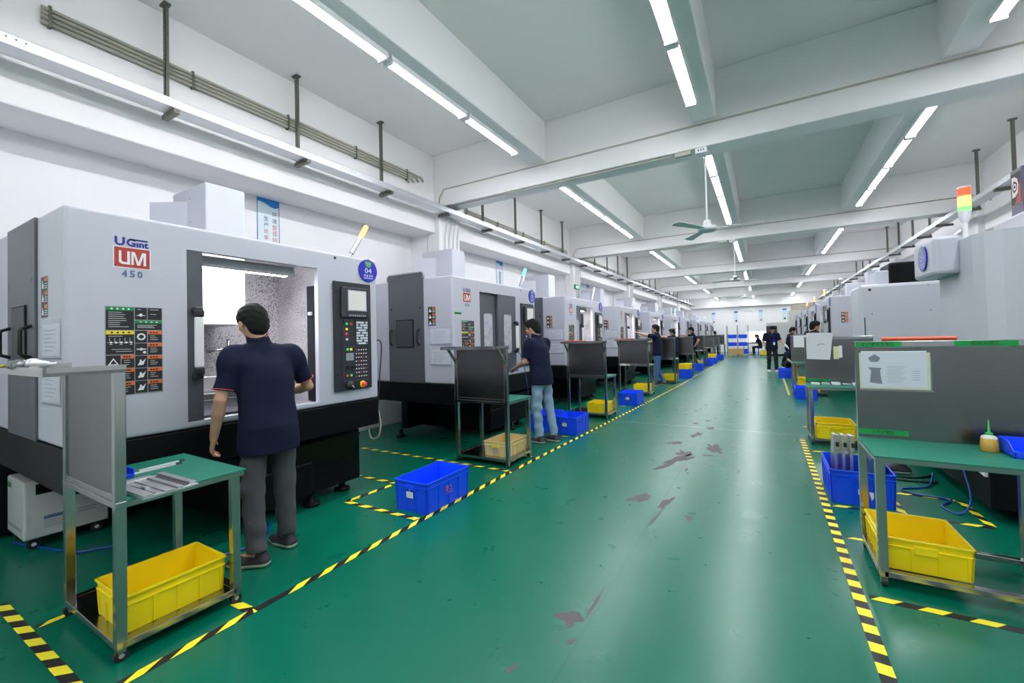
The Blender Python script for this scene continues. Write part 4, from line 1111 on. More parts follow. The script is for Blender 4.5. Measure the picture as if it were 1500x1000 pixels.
tape(.94, 4.99, 1.34, 4.99, 'floor tape between the plate bin and the right machine')
tape(1.385, 4.44, 1.37, 5.0, 'floor tape along the foot of machine 21')
tape(.45, 6.31, 1.2, 6.32, 'floor tape in front of the second right trolley')
tape(.45, 7.9, 1.2, 7.9, 'floor tape behind the second right trolley')

# ------------------------------------------------------------------ far end furniture
e = empty('shelving_unit', (-2.08, 31.0, 0), 0, 'white steel shelving unit with blue bins at the far end', 'shelf unit')
for x in (0, .60, 1.20):
    for y in (0, .5): part(e, 'post', 'shp', lambda: MB('lgry').box((-.02, -.02, 0), (.02, .02, 1.95))).location = (x, y, 0)
for z in (.12, .62, 1.12, 1.60): part(e, 'shelf', 'shs', lambda: MB('lwht').box((-.02, -.02, -.02), (1.22, .52, 0), .004)).location = (0, 0, z)
for zi, z in enumerate((.62, 1.12)):
    for xi, x in enumerate((.30, .90)):
        crate('blue_bin', -2.08+x, 31.25, z+.001, .5, .46, .24, 'blue', 'blue bin on the %s shelf of the far unit, %s side' % (['lower', 'upper'][zi], ['left', 'right'][xi]), 'bin')
for xi, x in enumerate((.24, 1.02)):
    crate('blue_bin', -2.08+x, 31.25, .121, .34, .46, .3, 'blue', 'blue bin at the bottom %s of the far shelving unit' % ['left', 'right'][xi], 'bin')
e = empty('wooden_crate', (-1.55, 30.45, 0), 0, 'plywood crate on pallet feet before the far shelving unit', 'crate')
b = MB('wood'); b.box((-.42, -.25, .12), (.42, .25, .48), .01); b.build('box_body', e)
b = MB('wood')
for x in (-.38, 0, .38): b.box((x-.05, -.25, 0), (x+.05, .25, .12))
b.build('pallet_feet', e)
e = empty('work_desk', (-1.22, 32.3, 0), 0, 'dark topped desk of the seated worker at the far wall', 'desk')
b = MB('panel'); b.box((0, 0, .74), (1.3, .6, .78)); b.build('desk_top', e)
for x in (.03, 1.27):
    for y in (.03, .57): part(e, 'leg', 'dsk', lambda: MB('lgry').box((-.02, -.02, 0), (.02, .02, .74))).location = (x, y, 0)
b = MB('board_glow'); b.box((-1.0, 33.4, .8), (.1, 33.43, 1.55)); b.set('lgry')  # white board with an evenly emissive material
for x in (-1.0, .06): b.box((x, 33.38, 0), (x+.04, 33.45, .8))
tag(b.build('glowing_board'), 'bright white glowing board standing behind the far desk', 'board')
e = empty('plastic_stool', (-.20, 31.9, 0), 0, 'blue plastic stool under the seated worker at the far desk', 'stool')
b = MB('blue'); b.box((-.17, -.17, .42), (.17, .17, .46), .02); b.build('seat', e)
for sx in (-1, 1):
    for sy in (-1, 1):
        b = MB('blue'); b.prism([(sx*.13-.03, sy*.13-.03, .42), (sx*.13+.03, sy*.13-.03, .42), (sx*.13+.03, sy*.13+.03, .42), (sx*.13-.03, sy*.13+.03, .42)], (sx*.03, sy*.03, -.42)); b.build('leg', e)
crate('yellow_crate', .02, 29.9, .12, .5, .6, .28, 'yellow', 'yellow crate on a low dolly near the far desk', 'crate')
e = empty('dolly', (.02, 29.9, 0), 0, 'low dark dolly under the yellow crate near the far desk', 'dolly')
b = MB('panel'); b.box((-.28, -.33, .085), (.28, .33, .12)); b.build('deck', e)
for sx in (-1, 1):
    for sy in (-1, 1): part(e, 'caster', 'dcas', lambda: MB('rubber').cyl((-.015, 0, .043), (.015, 0, .043), .043, n=12)).location = (sx*.22, sy*.27, 0)
b = MB('tan'); b.box((1.5, 31.2, 2.751), (2.6, 32.4, 3.1), .01); tag(b.build('carton'), 'tan carton standing on top of the far right grey machine', 'box')
# ------------------------------------------------------------------ people (smooth fields meshed with surface nets)
class Field:
    def __init__(s, lo, hi, vox):
        s.lo = np.array(lo, np.float32); s.vox = vox
        s.n = np.maximum(4, np.ceil((np.array(hi)-np.array(lo))/vox).astype(int)+1)
        s.d = np.full(s.n, .2, np.float32)
        s.ax = [s.lo[i]+vox*np.arange(s.n[i], dtype=np.float32) for i in range(3)]
    def region(s, lo, hi):
        a = [max(0, int((lo[i]-s.lo[i])/s.vox)) for i in range(3)]; b = [min(int(s.n[i]), int((hi[i]-s.lo[i])/s.vox)+2) for i in range(3)]
        if any(b[i] <= a[i] for i in range(3)): return None
        sl = tuple(slice(a[i], b[i]) for i in range(3))
        return sl, np.meshgrid(*[s.ax[i][a[i]:b[i]] for i in range(3)], indexing='ij', sparse=True)
    def blend(s, sl, pd, k):
        d = s.d[sl]
        if k > 0:
            h = np.clip(.5+.5*(pd-d)/k, 0, 1); d[...] = pd*(1-h)+d*h-k*h*(1-h)
        else: np.minimum(d, pd, out=d)
    def cone(s, a, b, ra, rb, k=.02, cut=None, grow=0.):
        a = np.array(a, np.float32); b = np.array(b, np.float32); ra += grow; rb += grow; r = max(ra, rb)+.05
        q = s.region(np.minimum(a, b)-r, np.maximum(a, b)+r)
        if q is None: return s
        sl, (X, Y, Z) = q; v = b-a; L = float(v@v)+1e-9
        t = np.clip(((X-a[0])*v[0]+(Y-a[1])*v[1]+(Z-a[2])*v[2])/L, 0, 1)
        pd = np.sqrt((X-a[0]-t*v[0])**2+(Y-a[1]-t*v[1])**2+(Z-a[2]-t*v[2])**2)-(ra+t*(rb-ra))
        for (p, nn) in (cut or []):
            nn = np.array(nn, np.float32); nn = nn/np.linalg.norm(nn)
            pd = np.maximum(pd, (X-p[0])*nn[0]+(Y-p[1])*nn[1]+(Z-p[2])*nn[2])
        s.blend(sl, pd, k); return s
    def ell(s, c, r, k=.02, R=None, cut=None, grow=0.):
        c = np.array(c, np.float32); r = np.array(r, np.float32)+grow; m = float(max(r))+.05
        q = s.region(c-m, c+m)
        if q is None: return s
        sl, (X, Y, Z) = q; x, y, z = X-c[0], Y-c[1], Z-c[2]
        if R is not None:
            x, y, z = (R[0][0]*x+R[1][0]*y+R[2][0]*z, R[0][1]*x+R[1][1]*y+R[2][1]*z, R[0][2]*x+R[1][2]*y+R[2][2]*z)
        k0 = np.sqrt((x/r[0])**2+(y/r[1])**2+(z/r[2])**2); k1 = np.sqrt((x/r[0]**2)**2+(y/r[1]**2)**2+(z/r[2]**2)**2)
        pd = k0*(k0-1)/np.maximum(k1, 1e-4)
        for (p, nn) in (cut or []):
            nn = np.array(nn, np.float32); nn = nn/np.linalg.norm(nn)
            pd = np.maximum(pd, (X-p[0])*nn[0]+(Y-p[1])*nn[1]+(Z-p[2])*nn[2])
        s.blend(sl, pd, k); return s
    def column(s, rows, k=.03, grow=0.):
        """rows of (z, cx, cy, rx, ry), a body of stacked ellipses"""
        rows = np.array(rows, np.float32); z0, z1 = rows[0, 0], rows[-1, 0]
        m = float((rows[:, 3:5]).max())+.08+grow
        q = s.region((rows[:, 1].min()-m, rows[:, 2].min()-m, z0-.05), (rows[:, 1].max()+m, rows[:, 2].max()+m, z1+.05))
        if q is None: return s
        sl, (X, Y, Z) = q; zz = Z[0, 0, :]
        f = [np.interp(zz, rows[:, 0], rows[:, i])[None, None, :].astype(np.float32) for i in range(1, 5)]
        rx, ry = f[2]+grow, f[3]+grow
        x, y = X-f[0], Y-f[1]
        k0 = np.sqrt((x/rx)**2+(y/ry)**2); k1 = np.sqrt((x/rx**2)**2+(y/ry**2)**2)
        pd = k0*(k0-1)/np.maximum(k1, 1e-4); pd = np.where(k0 < .3, -np.minimum(rx, ry)*.7, pd)
        pd = np.maximum(pd, np.maximum(z0-Z, Z-z1)); s.blend(sl, pd, k); return s
    def folds(s, amp, seed=0, f=(26, 22, 17)):
        X, Y, Z = np.meshgrid(*s.ax, indexing='ij', sparse=True); r = random.Random(seed)
        w = np.sin(X*f[0]+Z*f[2]*.9+r.uniform(0, 6))*np.sin(Z*f[2]-Y*f[1]*.5+r.uniform(0, 6))+.6*np.sin(Z*f[2]*2.1+X*f[0]*.7+Y*f[1]+r.uniform(0, 6))
        s.d += amp*w; return s
    def cutz(s, z, below=True):
        Z = s.ax[2][None, None, :]; s.d[...] = np.maximum(s.d, (z-Z) if below else (Z-z)); return s
    def mesh(s, name, mats, zsplit=None):
        d = s.d; d[0] = d[-1] = .1; d[:, 0] = d[:, -1] = .1; d[:, :, 0] = d[:, :, -1] = .1
        neg = d < 0; nx, ny, nz = d.shape
        C = [neg[i:nx-1+i, j:ny-1+j, k:nz-1+k] for i in (0, 1) for j in (0, 1) for k in (0, 1)]
        cnt = sum(c.astype(np.int8) for c in C); ii, jj, kk = np.nonzero((cnt > 0) & (cnt < 8))
        n = len(ii); offs = [(i, j, k) for i in (0, 1) for j in (0, 1) for k in (0, 1)]
        V = [d[ii+o[0], jj+o[1], kk+o[2]] for o in offs]
        acc = np.zeros((n, 3), np.float32); num = np.zeros(n, np.float32)
        for a in range(8):
            for b in range(a+1, 8):
                df = [offs[b][q]-offs[a][q] for q in range(3)]
                if sum(abs(q) for q in df) != 1: continue
                m = (V[a] < 0) != (V[b] < 0); t = np.where(m, V[a]/np.where(m, V[a]-V[b], 1), 0)
                for q in range(3): acc[:, q] += np.where(m, offs[a][q]+t*df[q], 0)
                num += m
        P = acc/num[:, None]+np.stack([ii, jj, kk], 1); P = P*s.vox+s.lo
        idx = np.full((nx-1, ny-1, nz-1), -1, np.int32); idx[ii, jj, kk] = np.arange(n)
        quads = []
        for axn in range(3):
            sl0 = [slice(1, -1)]*3; sl1 = [slice(1, -1)]*3; sl0[axn] = slice(0, -1); sl1[axn] = slice(1, None)
            a = neg[tuple(sl0)]; b = neg[tuple(sl1)]; e = np.nonzero(a != b)
            g = [e[q]+(0 if q == axn else 1) for q in range(3)]
            u, v = (axn+1) % 3, (axn+2) % 3
            def cell(du, dv):
                h = [g[0].copy(), g[1].copy(), g[2].copy()]; h[u] -= du; h[v] -= dv; return idx[h[0], h[1], h[2]]
            Q = np.stack([cell(1, 1), cell(0, 1), cell(0, 0), cell(1, 0)], 1); fl = ~a[e]
            Q[fl] = Q[fl][:, ::-1]; quads.append(Q)
        Q = np.concatenate(quads); Q = Q[(Q >= 0).all(1)]
        # two passes of gentle smoothing
        for _ in range(2):
            S = np.zeros_like(P); c = np.zeros(len(P), np.float32)
            for q in range(4):
                np.add.at(S, Q[:, q], P[Q[:, (q+1) % 4]]); np.add.at(c, Q[:, q], 1)
                np.add.at(S, Q[:, (q+1) % 4], P[Q[:, q]]); np.add.at(c, Q[:, (q+1) % 4], 1)
            P = P*.5+.5*S/np.maximum(c, 1)[:, None]
        me = D.meshes.new(name); me.vertices.add(len(P)); me.vertices.foreach_set('co', P.astype(np.float32).ravel())
        me.loops.add(Q.size); me.loops.foreach_set('vertex_index', Q.astype(np.int32).ravel())
        me.polygons.add(len(Q)); me.polygons.foreach_set('loop_start', np.arange(0, Q.size, 4, dtype=np.int32))
        me.polygons.foreach_set('use_smooth', np.ones(len(Q), bool))
        for m in mats: me.materials.append(M[m])
        if zsplit is not None:
            cz = P[Q].mean(1)[:, 2]; me.polygons.foreach_set('material_index', (cz < zsplit).astype(np.int32))
        me.update(); me.validate(); return me

def V3(p): return np.array(p, float)
def lerp(a, b, t): return V3(a)*(1-t)+V3(b)*t
def rotm(yaw=0, pitch=0, roll=0):
    # yaw left +, pitch down + (about x), roll
    cy, sy, cp, sp, cr, sr = math.cos(yaw), math.sin(yaw), math.cos(pitch), math.sin(pitch), math.cos(roll), math.sin(roll)
    Rz = np.array([[cy, -sy, 0], [sy, cy, 0], [0, 0, 1]]); Rx = np.array([[1, 0, 0], [0, cp, sp], [0, -sp, cp]]); Ry = np.array([[cr, 0, sr], [0, 1, 0], [-sr, 0, cr]])
    return Rz@Rx@Ry

def hand(F, wr, d, pn, side, k, curl=.5, grow=0.):
    """palm, four fingers of different lengths and a thumb; d = forearm direction, pn = palm facing, side +1 right hand"""
    d = V3(d)/np.linalg.norm(d); pn = V3(pn); pn = pn-d*(pn@d); pn /= np.linalg.norm(pn); across = np.cross(d, pn)*side   # towards the thumb
    wr = V3(wr)
    for o in (-.026, -.009, .009, .026):
        F.cone(wr+d*.012+across*o*.7, wr+d*.085+across*o, .014, .012, .012, grow=grow)
    for o, L in ((.029, .068), (.010, .078), (-.010, .073), (-.028, .056)):
        b0 = wr+d*.085+across*o; c = curl; d1 = d*math.cos(c*.7)+pn*math.sin(c*.7); d2 = d*math.cos(c*1.7)+pn*math.sin(c*1.7)
        b1 = b0+d1*L*.52; b2 = b1+d2*L*.48
        F.cone(b0, b1, .0088, .0080, .005, grow=grow); F.cone(b1, b2, .0080, .0066, .004, grow=grow)
    t0 = wr+d*.025+across*.030; t1 = t0+(d*.6+across*.65+pn*.35)*.042; t2 = t1+(d*.85+across*.12+pn*.5)*.034
    F.cone(t0, t1, .0125, .0095, .008, grow=grow); F.cone(t1, t2, .0095, .0075, .004, grow=grow)

def person(label, loc, yaw, J, trousers, shoes=('shoe', 'sole'), vox=.012, shirt='polo', trim=False, gloves=False, group=None, hem=.80, sit=False, seed=1, card=False):
    """local frame: x = own right, y = facing, z up.  J holds the joints that differ from standing upright"""
    e = empty('person', loc, yaw-PI/2, label, 'person', group)
    j = dict(pel=(0, 0, .93), waist=(0, .0, 1.06), chest=(0, .0, 1.26), neck=(0, -.012, 1.45), head=(0, .02, 1.60), hy=0., hp=.12, hr=0.,
             rs=(.175, -.01, 1.395), ls=(-.175, -.01, 1.395), re=(.235, -.03, 1.11), le=(-.235, -.03, 1.11), rw=(.25, .06, .87), lw=(-.25, .06, .87),
             rh=(.09, 0, .90), lh=(-.09, 0, .90), rk=(.10, .02, .49), lk=(-.10, .02, .49), ra=(.105, -.03, .085), la=(-.105, -.03, .085),
             rt=(.04, 1), lt=(-.04, 1), rpn=(-1, 0, 0), lpn=(1, 0, 0), rc=.5, lc=.5)
    j.update(J); g = {k: V3(v) for k, v in j.items() if not isinstance(v, (int, float))}
    hR = rotm(j['hy'], j['hp'], j['hr']); hc = g['head']
    hp = lambda p: hc+hR@V3(p)
    pts = np.array([v for v in g.values() if len(v) == 3 and abs(v).max() < 3]+[hc])
    for k in ('rpn', 'lpn'): pass
    jj = [g[k] for k in ('pel', 'chest', 'neck', 'head', 'rs', 'ls', 're', 'le', 'rw', 'lw', 'rh', 'lh', 'rk', 'lk', 'ra', 'la')]
    lo = np.min(jj, 0)-.24; hi = np.max(jj, 0)+.24; lo[2] = min(lo[2], -.05)
    # --- body: one continuous surface
    sv = min(vox, .0065) if vox < .01 else vox*.8
    F = Field(lo, hi, sv)
    F.ell(hp((0, .0, .03)), (.077, .096, .100), .01, hR); F.ell(hp((0, .022, -.045)), (.056, .066, .066), .03, hR)
    F.cone(hp((0, .095, .01)), hp((0, .112, -.022)), .009, .013, .012); F.ell(hp((0, .085, -.058)), (.024, .012, .010), .012, hR)
    F.ell(hp((0, .083, .035)), (.05, .014, .010), .02, hR); F.ell(hp((0, .075, -.092)), (.022, .018, .018), .02, hR)
    for sx in (-1, 1):
        F.ell(hp((sx*.083, -.002, -.010)), (.011, .021, .033), .006, hR); F.ell(hp((sx*.04, .068, -.02)), (.022, .02, .022), .02, hR)
    F.cone(g['neck']+V3((0, 0, -.05)), hp((0, -.02, -.06)), .062, .056, .03)
    tor = lambda w: [(g['pel'], .150*w, .105), (g['waist'], .140*w, .100), (g['chest'], .165*w, .112)]
    T = tor(1)
    for (a, rx, ry), (b, rx2, ry2) in zip(T[:-1], T[1:]):
        for o in (-.06, 0, .06): F.cone(a+V3((o, 0, 0)), b+V3((o, 0, 0)), ry-.018, ry2-.018, .05)
    F.cone(g['chest']+V3((0, 0, .02)), g['neck']+V3((0, 0, -.05)), .085, .06, .05)
    for s_ in ('r', 'l'):
        sg = 1 if s_ == 'r' else -1
        F.cone(g['neck']+V3((0, 0, -.06)), g[s_+'s'], .05, .048, .03)
        F.cone(g[s_+'s'], g[s_+'e'], .048, .037, .02); F.cone(g[s_+'e'], lerp(g[s_+'e'], g[s_+'w'], .35), .037, .038, .01); F.cone(lerp(g[s_+'e'], g[s_+'w'], .35), g[s_+'w'], .038, .0245, .01)
        d = g[s_+'w']-g[s_+'e']; hd = j.get(s_+'hd'); d = V3(hd) if hd is not None else d
        hand(F, g[s_+'w'], d, j[s_+'pn'], sg, .01, j[s_+'c'])
        F.cone(g[s_+'h'], g[s_+'k'], .072, .046, .03); F.cone(g[s_+'k'], g[s_+'a'], .046, .034, .02)
        F.cone(g[s_+'a'], g[s_+'a']+V3((0, 0, -.045))+V3((*j[s_+'t'], 0))*.12/np.linalg.norm(j[s_+'t']), .034, .024, .02)
    put('body', F.mesh('body', ['skin']), e)
    if gloves:
        G = Field(lo, hi, sv)
        for s_ in ('r', 'l'):
            sg = 1 if s_ == 'r' else -1
            hand(G, g[s_+'w'], g[s_+'w']-g[s_+'e'], j[s_+'pn'], sg, .01, j[s_+'c'], grow=.004)
            G.cone(lerp(g[s_+'e'], g[s_+'w'], .8), g[s_+'w']+(g[s_+'w']-g[s_+'e'])*.06, .037, .033, .01)
        put('glove', G.mesh('glove', ['glove']), e)
    # --- hair
    H = Field(hc-.2, hc+.2, max(.005, sv)); 
    H.ell(hp((0, -.008, .034)), (.090, .111, .110), .0, hR, cut=[(hp((0, .090, .055)), hR@V3((0, .50, -.87)))])
    H.ell(hp((0, .045, .095)), (.066, .055, .042), .015, hR)
    H.ell(hp((0, -.060, -.025)), (.076, .048, .082), .025, hR)
    for sx in (-1, 1): H.ell(hp((sx*.078, .010, .035)), (.012, .034, .052), .012, hR)
    H.folds(.0022, seed, (95, 80, 60)); put('hair', H.mesh('hair', ['hair']), e)
    b = MB('eye')
    for sx in (-1, 1):
        c = hp((sx*.031, .086, .012)); b.lathe(Vector(c), Vector(hR@V3((0, 1, 0))), [(.012, -.006), (.012, 0), (.006, .004), (0, .005)], 10)
        b.xf = None
    for sx in (-1, 1):
        b.set('hair'); b.tube([Vector(hp((sx*.014, .094, .036))), Vector(hp((sx*.032, .094, .041))), Vector(hp((sx*.050, .082, .036)))], .004, 6)
    b.build('eyes', e)
    # --- shirt
    S = Field(lo, hi, vox); g_ = .0
    pz = g['pel']; zh = hem
    rows = []
    if not sit:
        ch, wa, pe, ne = g['chest'], g['waist'], g['pel'], g['neck']
        rows = [(zh, pe[0], pe[1], .195, .146), (pe[2], pe[0], pe[1], .190, .142), (wa[2], wa[0], wa[1], .176, .128), (ch[2]-.03, ch[0], ch[1], .192, .134), (ch[2]+.07, ch[0]*.6+ne[0]*.4, ch[1]*.6+ne[1]*.4, .178, .118), (ne[2]-.02, ne[0], ne[1], .085, .075)]
        S.column(rows, .04)
    else:
        for (a, rx, ry), (b_, rx2, ry2) in zip(T[:-1], T[1:]):
            for o in (-.065, 0, .065): S.cone(a+V3((o, 0, 0)), b_+V3((o, 0, 0)), ry, ry2, .05)
        S.cone(g['chest'], g['neck']+V3((0, 0, -.04)), .11, .075, .05)
    for s_ in ('r', 'l'):
        n0 = g['neck']+V3((0, 0, -.055)); sh = g[s_+'s']; el = g[s_+'e']; dd = (el-sh)/np.linalg.norm(el-sh)
        S.cone(n0, sh, .062, .060, .04); cu = lerp(sh, el, .80)
        S.cone(lerp(sh, n0, .1), el, .064, .060, .03, cut=[(cu, dd)])
        S.cone(lerp(sh, g['chest'], .5), lerp(sh, el, .2), .07, .062, .05)
    S.cone(g['neck']+V3((0, 0, -.04)), lerp(g['neck'], hp((0, -.02, -.06)), .95), .074, .066, .015, cut=[(lerp(g['neck'], hp((0, -.02, -.06)), .74), lerp(hp((0, -.02, -.06)), hp((0, .05, -.12)), 0)-g['neck']+V3((0, -.05, 0)))])
    S.folds(.0028, seed, (16, 14, 13)); 
    if not sit: S.cutz(zh)
    put('polo_shirt', S.mesh('polo_shirt', [shirt]), e)
    if trim:
        b = MB('polotrim'); c0 = lerp(g['neck'], hp((0, -.02, -.06)), .70); ax = hp((0, -.02, -.06))-g['neck']+V3((0, -.05, 0)); ax /= np.linalg.norm(ax)
        u = np.cross(ax, (0, 1, 0)); u /= np.linalg.norm(u); v = np.cross(ax, u)
        b.tube([Vector(c0+(u*math.cos(2*PI*i/28)+v*math.sin(2*PI*i/28))*.0695) for i in range(29)], .003, 6)
        for s_ in ('r', 'l'):
            sh = g[s_+'s']; el = g[s_+'e']; dd = (el-sh)/np.linalg.norm(el-sh); c0 = lerp(sh, el, .785); u = np.cross(dd, (0, 1, 0)); u /= np.linalg.norm(u); v = np.cross(dd, u)
            b.tube([Vector(c0+(u*math.cos(2*PI*i/28)+v*math.sin(2*PI*i/28))*.0625) for i in range(29)], .0028, 6)
        b.build('shirt_trim', e)
    if card:
        b = MB('sign'); c = g['chest']+V3((-.06, .135, -.05)); b.box(c+V3((-.03, 0, -.10)), c+V3((.03, .008, -.0))); b.set('lwht'); b.box(c+V3((-.03, 0, -.20)), c+V3((.03, .008, -.10)))
        b.set('sign'); b.tube([Vector(c), Vector(c+V3((.03, -.0, .12))), Vector(g['neck']+V3((.03, .07, -.02)))], .004, 6); b.build('badge', e)
    # --- trousers
    T_ = Field(lo, hi, vox)
    if not sit: T_.column([(g['pel'][2]-.12, g['pel'][0], g['pel'][1], .155, .112), (g['pel'][2], g['pel'][0], g['pel'][1], .150, .108), (g['pel'][2]+.10, g['waist'][0], g['waist'][1], .130, .095)], .04)
    else: T_.ell(g['pel'], (.165, .14, .12), .04)
    for s_ in ('r', 'l'):
        a = g[s_+'a']; kn = g[s_+'k']; d = (a-kn)/np.linalg.norm(a-kn)
        T_.cone(g[s_+'h']+V3((0, 0, -.02)), kn, .086, .068, .05); T_.cone(kn, a, .068, .058, .03, cut=[(a+d*-.012, d)])
    T_.folds(.0058, seed+3, (20, 18, 21)); put('trousers', T_.mesh('trousers', [trousers]), e)
    # --- shoes
    for s_ in ('r', 'l'):
        a = g[s_+'a']; t = V3((*j[s_+'t'], 0)); t /= np.linalg.norm(t); base = V3((a[0], a[1], a[2]-.085)); u = V3((-t[1], t[0], 0))
        K = Field(base+V3((-.22, -.22, -.01)), base+V3((.22, .22, .2)), max(.005, vox*.8))
        for o in (-.012, .012):
            K.cone(base-t*.045+u*o+V3((0, 0, .03)), base+t*.09+u*o*1.6+V3((0, 0, .03)), .034, .036, .02); K.cone(base+t*.09+u*o*1.6+V3((0, 0, .03)), base+t*.165+u*o+V3((0, 0, .024)), .036, .026, .02)
        K.cone(base-t*.03+V3((0, 0, .04)), base-t*.02+V3((0, 0, .085)), .038, .041, .02, cut=[(base+V3((0, 0, .095)), (0, 0, 1))])
        K.cone(base+t*.02+V3((0, 0, .06)), base+t*.10+V3((0, 0, .04)), .034, .026, .02)
        K.cutz(base[2]+.001); put('shoe', K.mesh('shoe', list(shoes), base[2]+.030), e)
    return e

def frame(facing): return math.atan2(facing[1], facing[0])
# the worker at the nearest machine, seen from behind
person('worker in navy polo and grey trousers, back to us, at the nearest open machine', (-2.98, 1.69, 0), frame((-1, .10)),
       dict(pel=(0, -.02, .90), waist=(0, .0, 1.05), chest=(0, .03, 1.25), neck=(-.01, .06, 1.455), head=(-.045, .105, 1.60), hy=.10, hp=.24,
            ls=(-.205, .05, 1.385), rs=(.20, .05, 1.385), le=(-.275, .03, 1.10), lw=(-.285, .12, .845), re=(.325, .07, 1.125), rw=(.255, .28, 1.07), lpn=(.9, -.3, 0), rpn=(-.4, 0, -1),
            rh=(.09, -.02, .88), lh=(-.09, -.02, .88), lk=(-.11, -.02, .48), la=(-.115, -.085, .085), lt=(-.62, .78), rk=(.12, .03, .48), ra=(.135, .03, .085), rt=(-.12, .99), lc=.7, rc=.8),
       'gtrou', vox=.0075, trim=True, hem=.72, seed=4)
# second worker in pale jeans
person('worker in navy polo and pale jeans standing at the control panel of the second machine', (-2.70, 5.36, 0), frame((-1, .22)),
       dict(pel=(0, .0, .92), waist=(0, .02, 1.06), chest=(0, .05, 1.25), neck=(0, .07, 1.44), head=(0, .13, 1.585), hp=.3, hy=.1,
            ls=(-.17, .06, 1.38), rs=(.18, .05, 1.38), le=(-.22, .12, 1.12), lw=(-.14, .36, 1.03), re=(.22, .12, 1.12), rw=(.16, .40, 1.08), lpn=(0, 0, -1), rpn=(0, 0, -1),
            la=(-.10, -.02, .085), ra=(.11, -.12, .085), rk=(.11, -.03, .49), lt=(-.05, 1), rt=(.1, 1)),
       'ljean', vox=.009, hem=.80, seed=9)
person('worker in navy polo and blue jeans reaching out to the door of the fourth machine', (-2.66, 12.75, 0), frame((-1, -.03)),
       dict(head=(0, .04, 1.62), hp=.0, ls=(-.17, .02, 1.41), le=(-.18, .27, 1.45), lw=(-.15, .50, 1.53), rs=(.18, 0, 1.40), re=(.22, .2, 1.25), rw=(.15, .42, 1.2), lpn=(0, 0, -1), rpn=(0, 0, -1), ra=(.1, -.14, .085), la=(-.11, .05, .085)),
       'bjean', vox=.011, hem=.86, seed=12)
person('worker in navy polo reaching to the fifth machine, half hidden by a trolley screen', (-2.78, 16.2, 0), frame((-1, -.05)),
       dict(neck=(0, .02, 1.38), head=(0, .07, 1.53), hp=.2, chest=(0, .01, 1.2), ls=(-.17, .03, 1.33), rs=(.17, .02, 1.33), le=(-.19, .26, 1.36), lw=(-.16, .48, 1.42), re=(.22, .1, 1.08), rw=(.18, .33, 1.05), lpn=(0, 0, -1), rpn=(0, 0, -1)),
       'btrou', vox=.014, hem=.8, seed=15)
person('worker in navy polo with one hand on his hip at the sixth trolley', (-2.52, 18.9, 0), frame((-1, -.1)),
       dict(head=(0, .06, 1.61), hp=.2, ls=(-.17, .0, 1.40), le=(-.27, -.22, 1.2), lw=(-.20, -.08, .98), rs=(.17, .02, 1.40), re=(.24, .25, 1.38), rw=(.2, .5, 1.45), lpn=(1, 0, 0), rpn=(0, 0, -1), lhd=(.6, .5, -.5), ra=(.1, -.2, .085)),
       'btrou', vox=.014, hem=.84, seed=18)
person('worker of whom only the black haired head shows above the ninth trolley', (-2.6, 29.4, 0), frame((-.6, 1)), dict(pel=(0, 0, .86), waist=(0, .02, 1.0), chest=(0, .05, 1.18), neck=(0, .06, 1.34), head=(0, .1, 1.49), hp=.3, rs=(.17, .04, 1.29), ls=(-.17, .04, 1.29), re=(.23, .1, 1.02), le=(-.23, .1, 1.02), rw=(.18, .3, .95), lw=(-.18, .3, .95)),
       'btrou', vox=.02, hem=.76, seed=20)
person('man in dark clothes and white gloves walking towards us along the right tape', (.23, 18.3, 0), frame((.12, -1)),
       dict(neck=(0, .03, 1.42), head=(-.02, .07, 1.545), hp=.45, hy=.35, chest=(0, .01, 1.24), rs=(.19, .01, 1.37), ls=(-.19, .01, 1.37), re=(.27, .0, 1.09), rw=(.27, .08, .86), le=(-.28, .08, 1.12), lw=(-.42, .22, .95), ra=(.11, -.05, .085), la=(-.12, .10, .085), lk=(-.11, .08, .49), rpn=(-1, 0, 0), lpn=(.5, 0, -1)),
       'btrou', ('wshoe', 'wshoe'), vox=.012, gloves=True, hem=.84, seed=22, card=True)
person('worker in dark clothes crouching beside the walking man', (.70, 17.2, 0), frame((.5, -1)),
       dict(pel=(0, -.12, .38), waist=(0, -.06, .50), chest=(0, .08, .64), neck=(0, .22, .78), head=(0, .32, .88), hp=.5, rs=(.17, .17, .74), ls=(-.17, .17, .74), re=(.22, .36, .52), le=(-.22, .36, .52), rw=(.10, .52, .40), lw=(-.10, .52, .40),
            rh=(.10, -.10, .36), lh=(-.10, -.10, .36), rk=(.16, .26, .46), lk=(-.16, .26, .44), ra=(.12, .0, .085), la=(-.12, .0, .085)),
       'btrou', vox=.014, sit=True, seed=25)
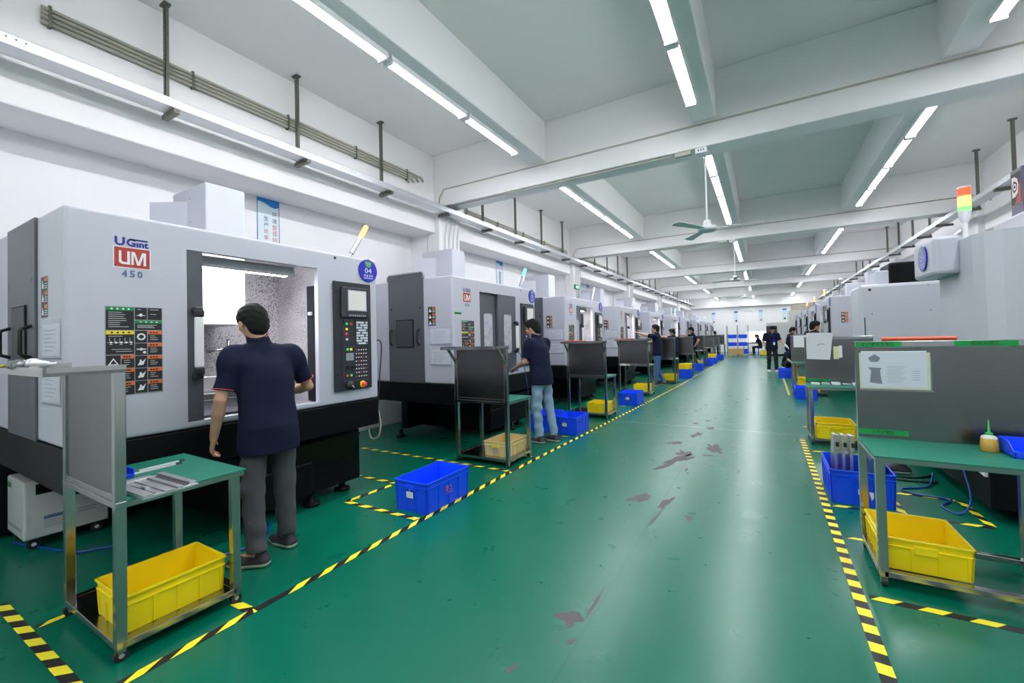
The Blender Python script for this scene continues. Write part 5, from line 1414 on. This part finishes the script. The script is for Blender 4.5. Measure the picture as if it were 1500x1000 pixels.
person('worker with black hair facing the machines behind the fourth right trolley', (.82, 19.6, 0), frame((1, .3)),
       dict(pel=(0, 0, .86), waist=(0, .02, 1.0), chest=(0, .05, 1.2), neck=(0, .08, 1.36), head=(0, .13, 1.49), hp=.35, rs=(.17, .06, 1.3), ls=(-.17, .06, 1.3), re=(.22, .2, 1.05), le=(-.22, .2, 1.05), rw=(.15, .4, 1.0), lw=(-.15, .4, 1.0)), 'btrou', vox=.015, hem=.76, seed=27)
person('worker with black hair whose head shows above the white sheet on the second right trolley', (1.0, 12.58, 0), frame((.9, .45)),
       dict(neck=(0, .03, 1.43), head=(0, .07, 1.57), hp=.2, re=(.23, .06, 1.10), le=(-.23, .06, 1.10), rw=(.17, .22, 1.03), lw=(-.17, .22, 1.03), rpn=(0, 0, -1), lpn=(0, 0, -1)), 'btrou', vox=.012, hem=.82, seed=29)
person('worker in navy seated on the blue stool at the far desk', (-.20, 31.88, 0), frame((-1, .15)),
       dict(pel=(0, 0, .56), waist=(0, .03, .70), chest=(0, .08, .88), neck=(0, .14, 1.06), head=(0, .2, 1.2), hp=.4, rs=(.17, .12, 1.0), ls=(-.17, .12, 1.0), re=(.22, .25, .80), le=(-.22, .25, .80), rw=(.15, .48, .83), lw=(-.15, .48, .83),
            rh=(.1, .03, .55), lh=(-.1, .03, .55), rk=(.13, .42, .52), lk=(-.13, .42, .52), ra=(.13, .40, .085), la=(-.13, .40, .085), rpn=(0, 0, -1), lpn=(0, 0, -1)), 'btrou', vox=.02, sit=True, seed=31)
# lone work shoe seen under the nearest right trolley
K = Field((.85, 5.45, -.01), (1.36, 5.90, .16), .006); t = V3((-1, -.12, 0)); t /= np.linalg.norm(t); u = V3((-t[1], t[0], 0)); o = V3((1.13, 5.69, 0))
for s_ in (-.012, .012):
    K.cone(o-t*.06+u*s_+V3((0, 0, .034)), o+t*.09+u*s_*1.6+V3((0, 0, .034)), .036, .038, .02); K.cone(o+t*.09+u*s_*1.6+V3((0, 0, .034)), o+t*.17+u*s_+V3((0, 0, .026)), .038, .027, .02)
K.cone(o-t*.04+V3((0, 0, .05)), o-t*.02+V3((0, 0, .09)), .038, .034, .02); K.cone(o+t*.02+V3((0, 0, .07)), o+t*.10+V3((0, 0, .045)), .034, .026, .02); K.cutz(.001)
tag(put('work_shoe', K.mesh('work_shoe', ['shoe', 'wshoe'], .028)), 'dark shoe with pale sole on the floor beneath the nearest right trolley', 'shoe')
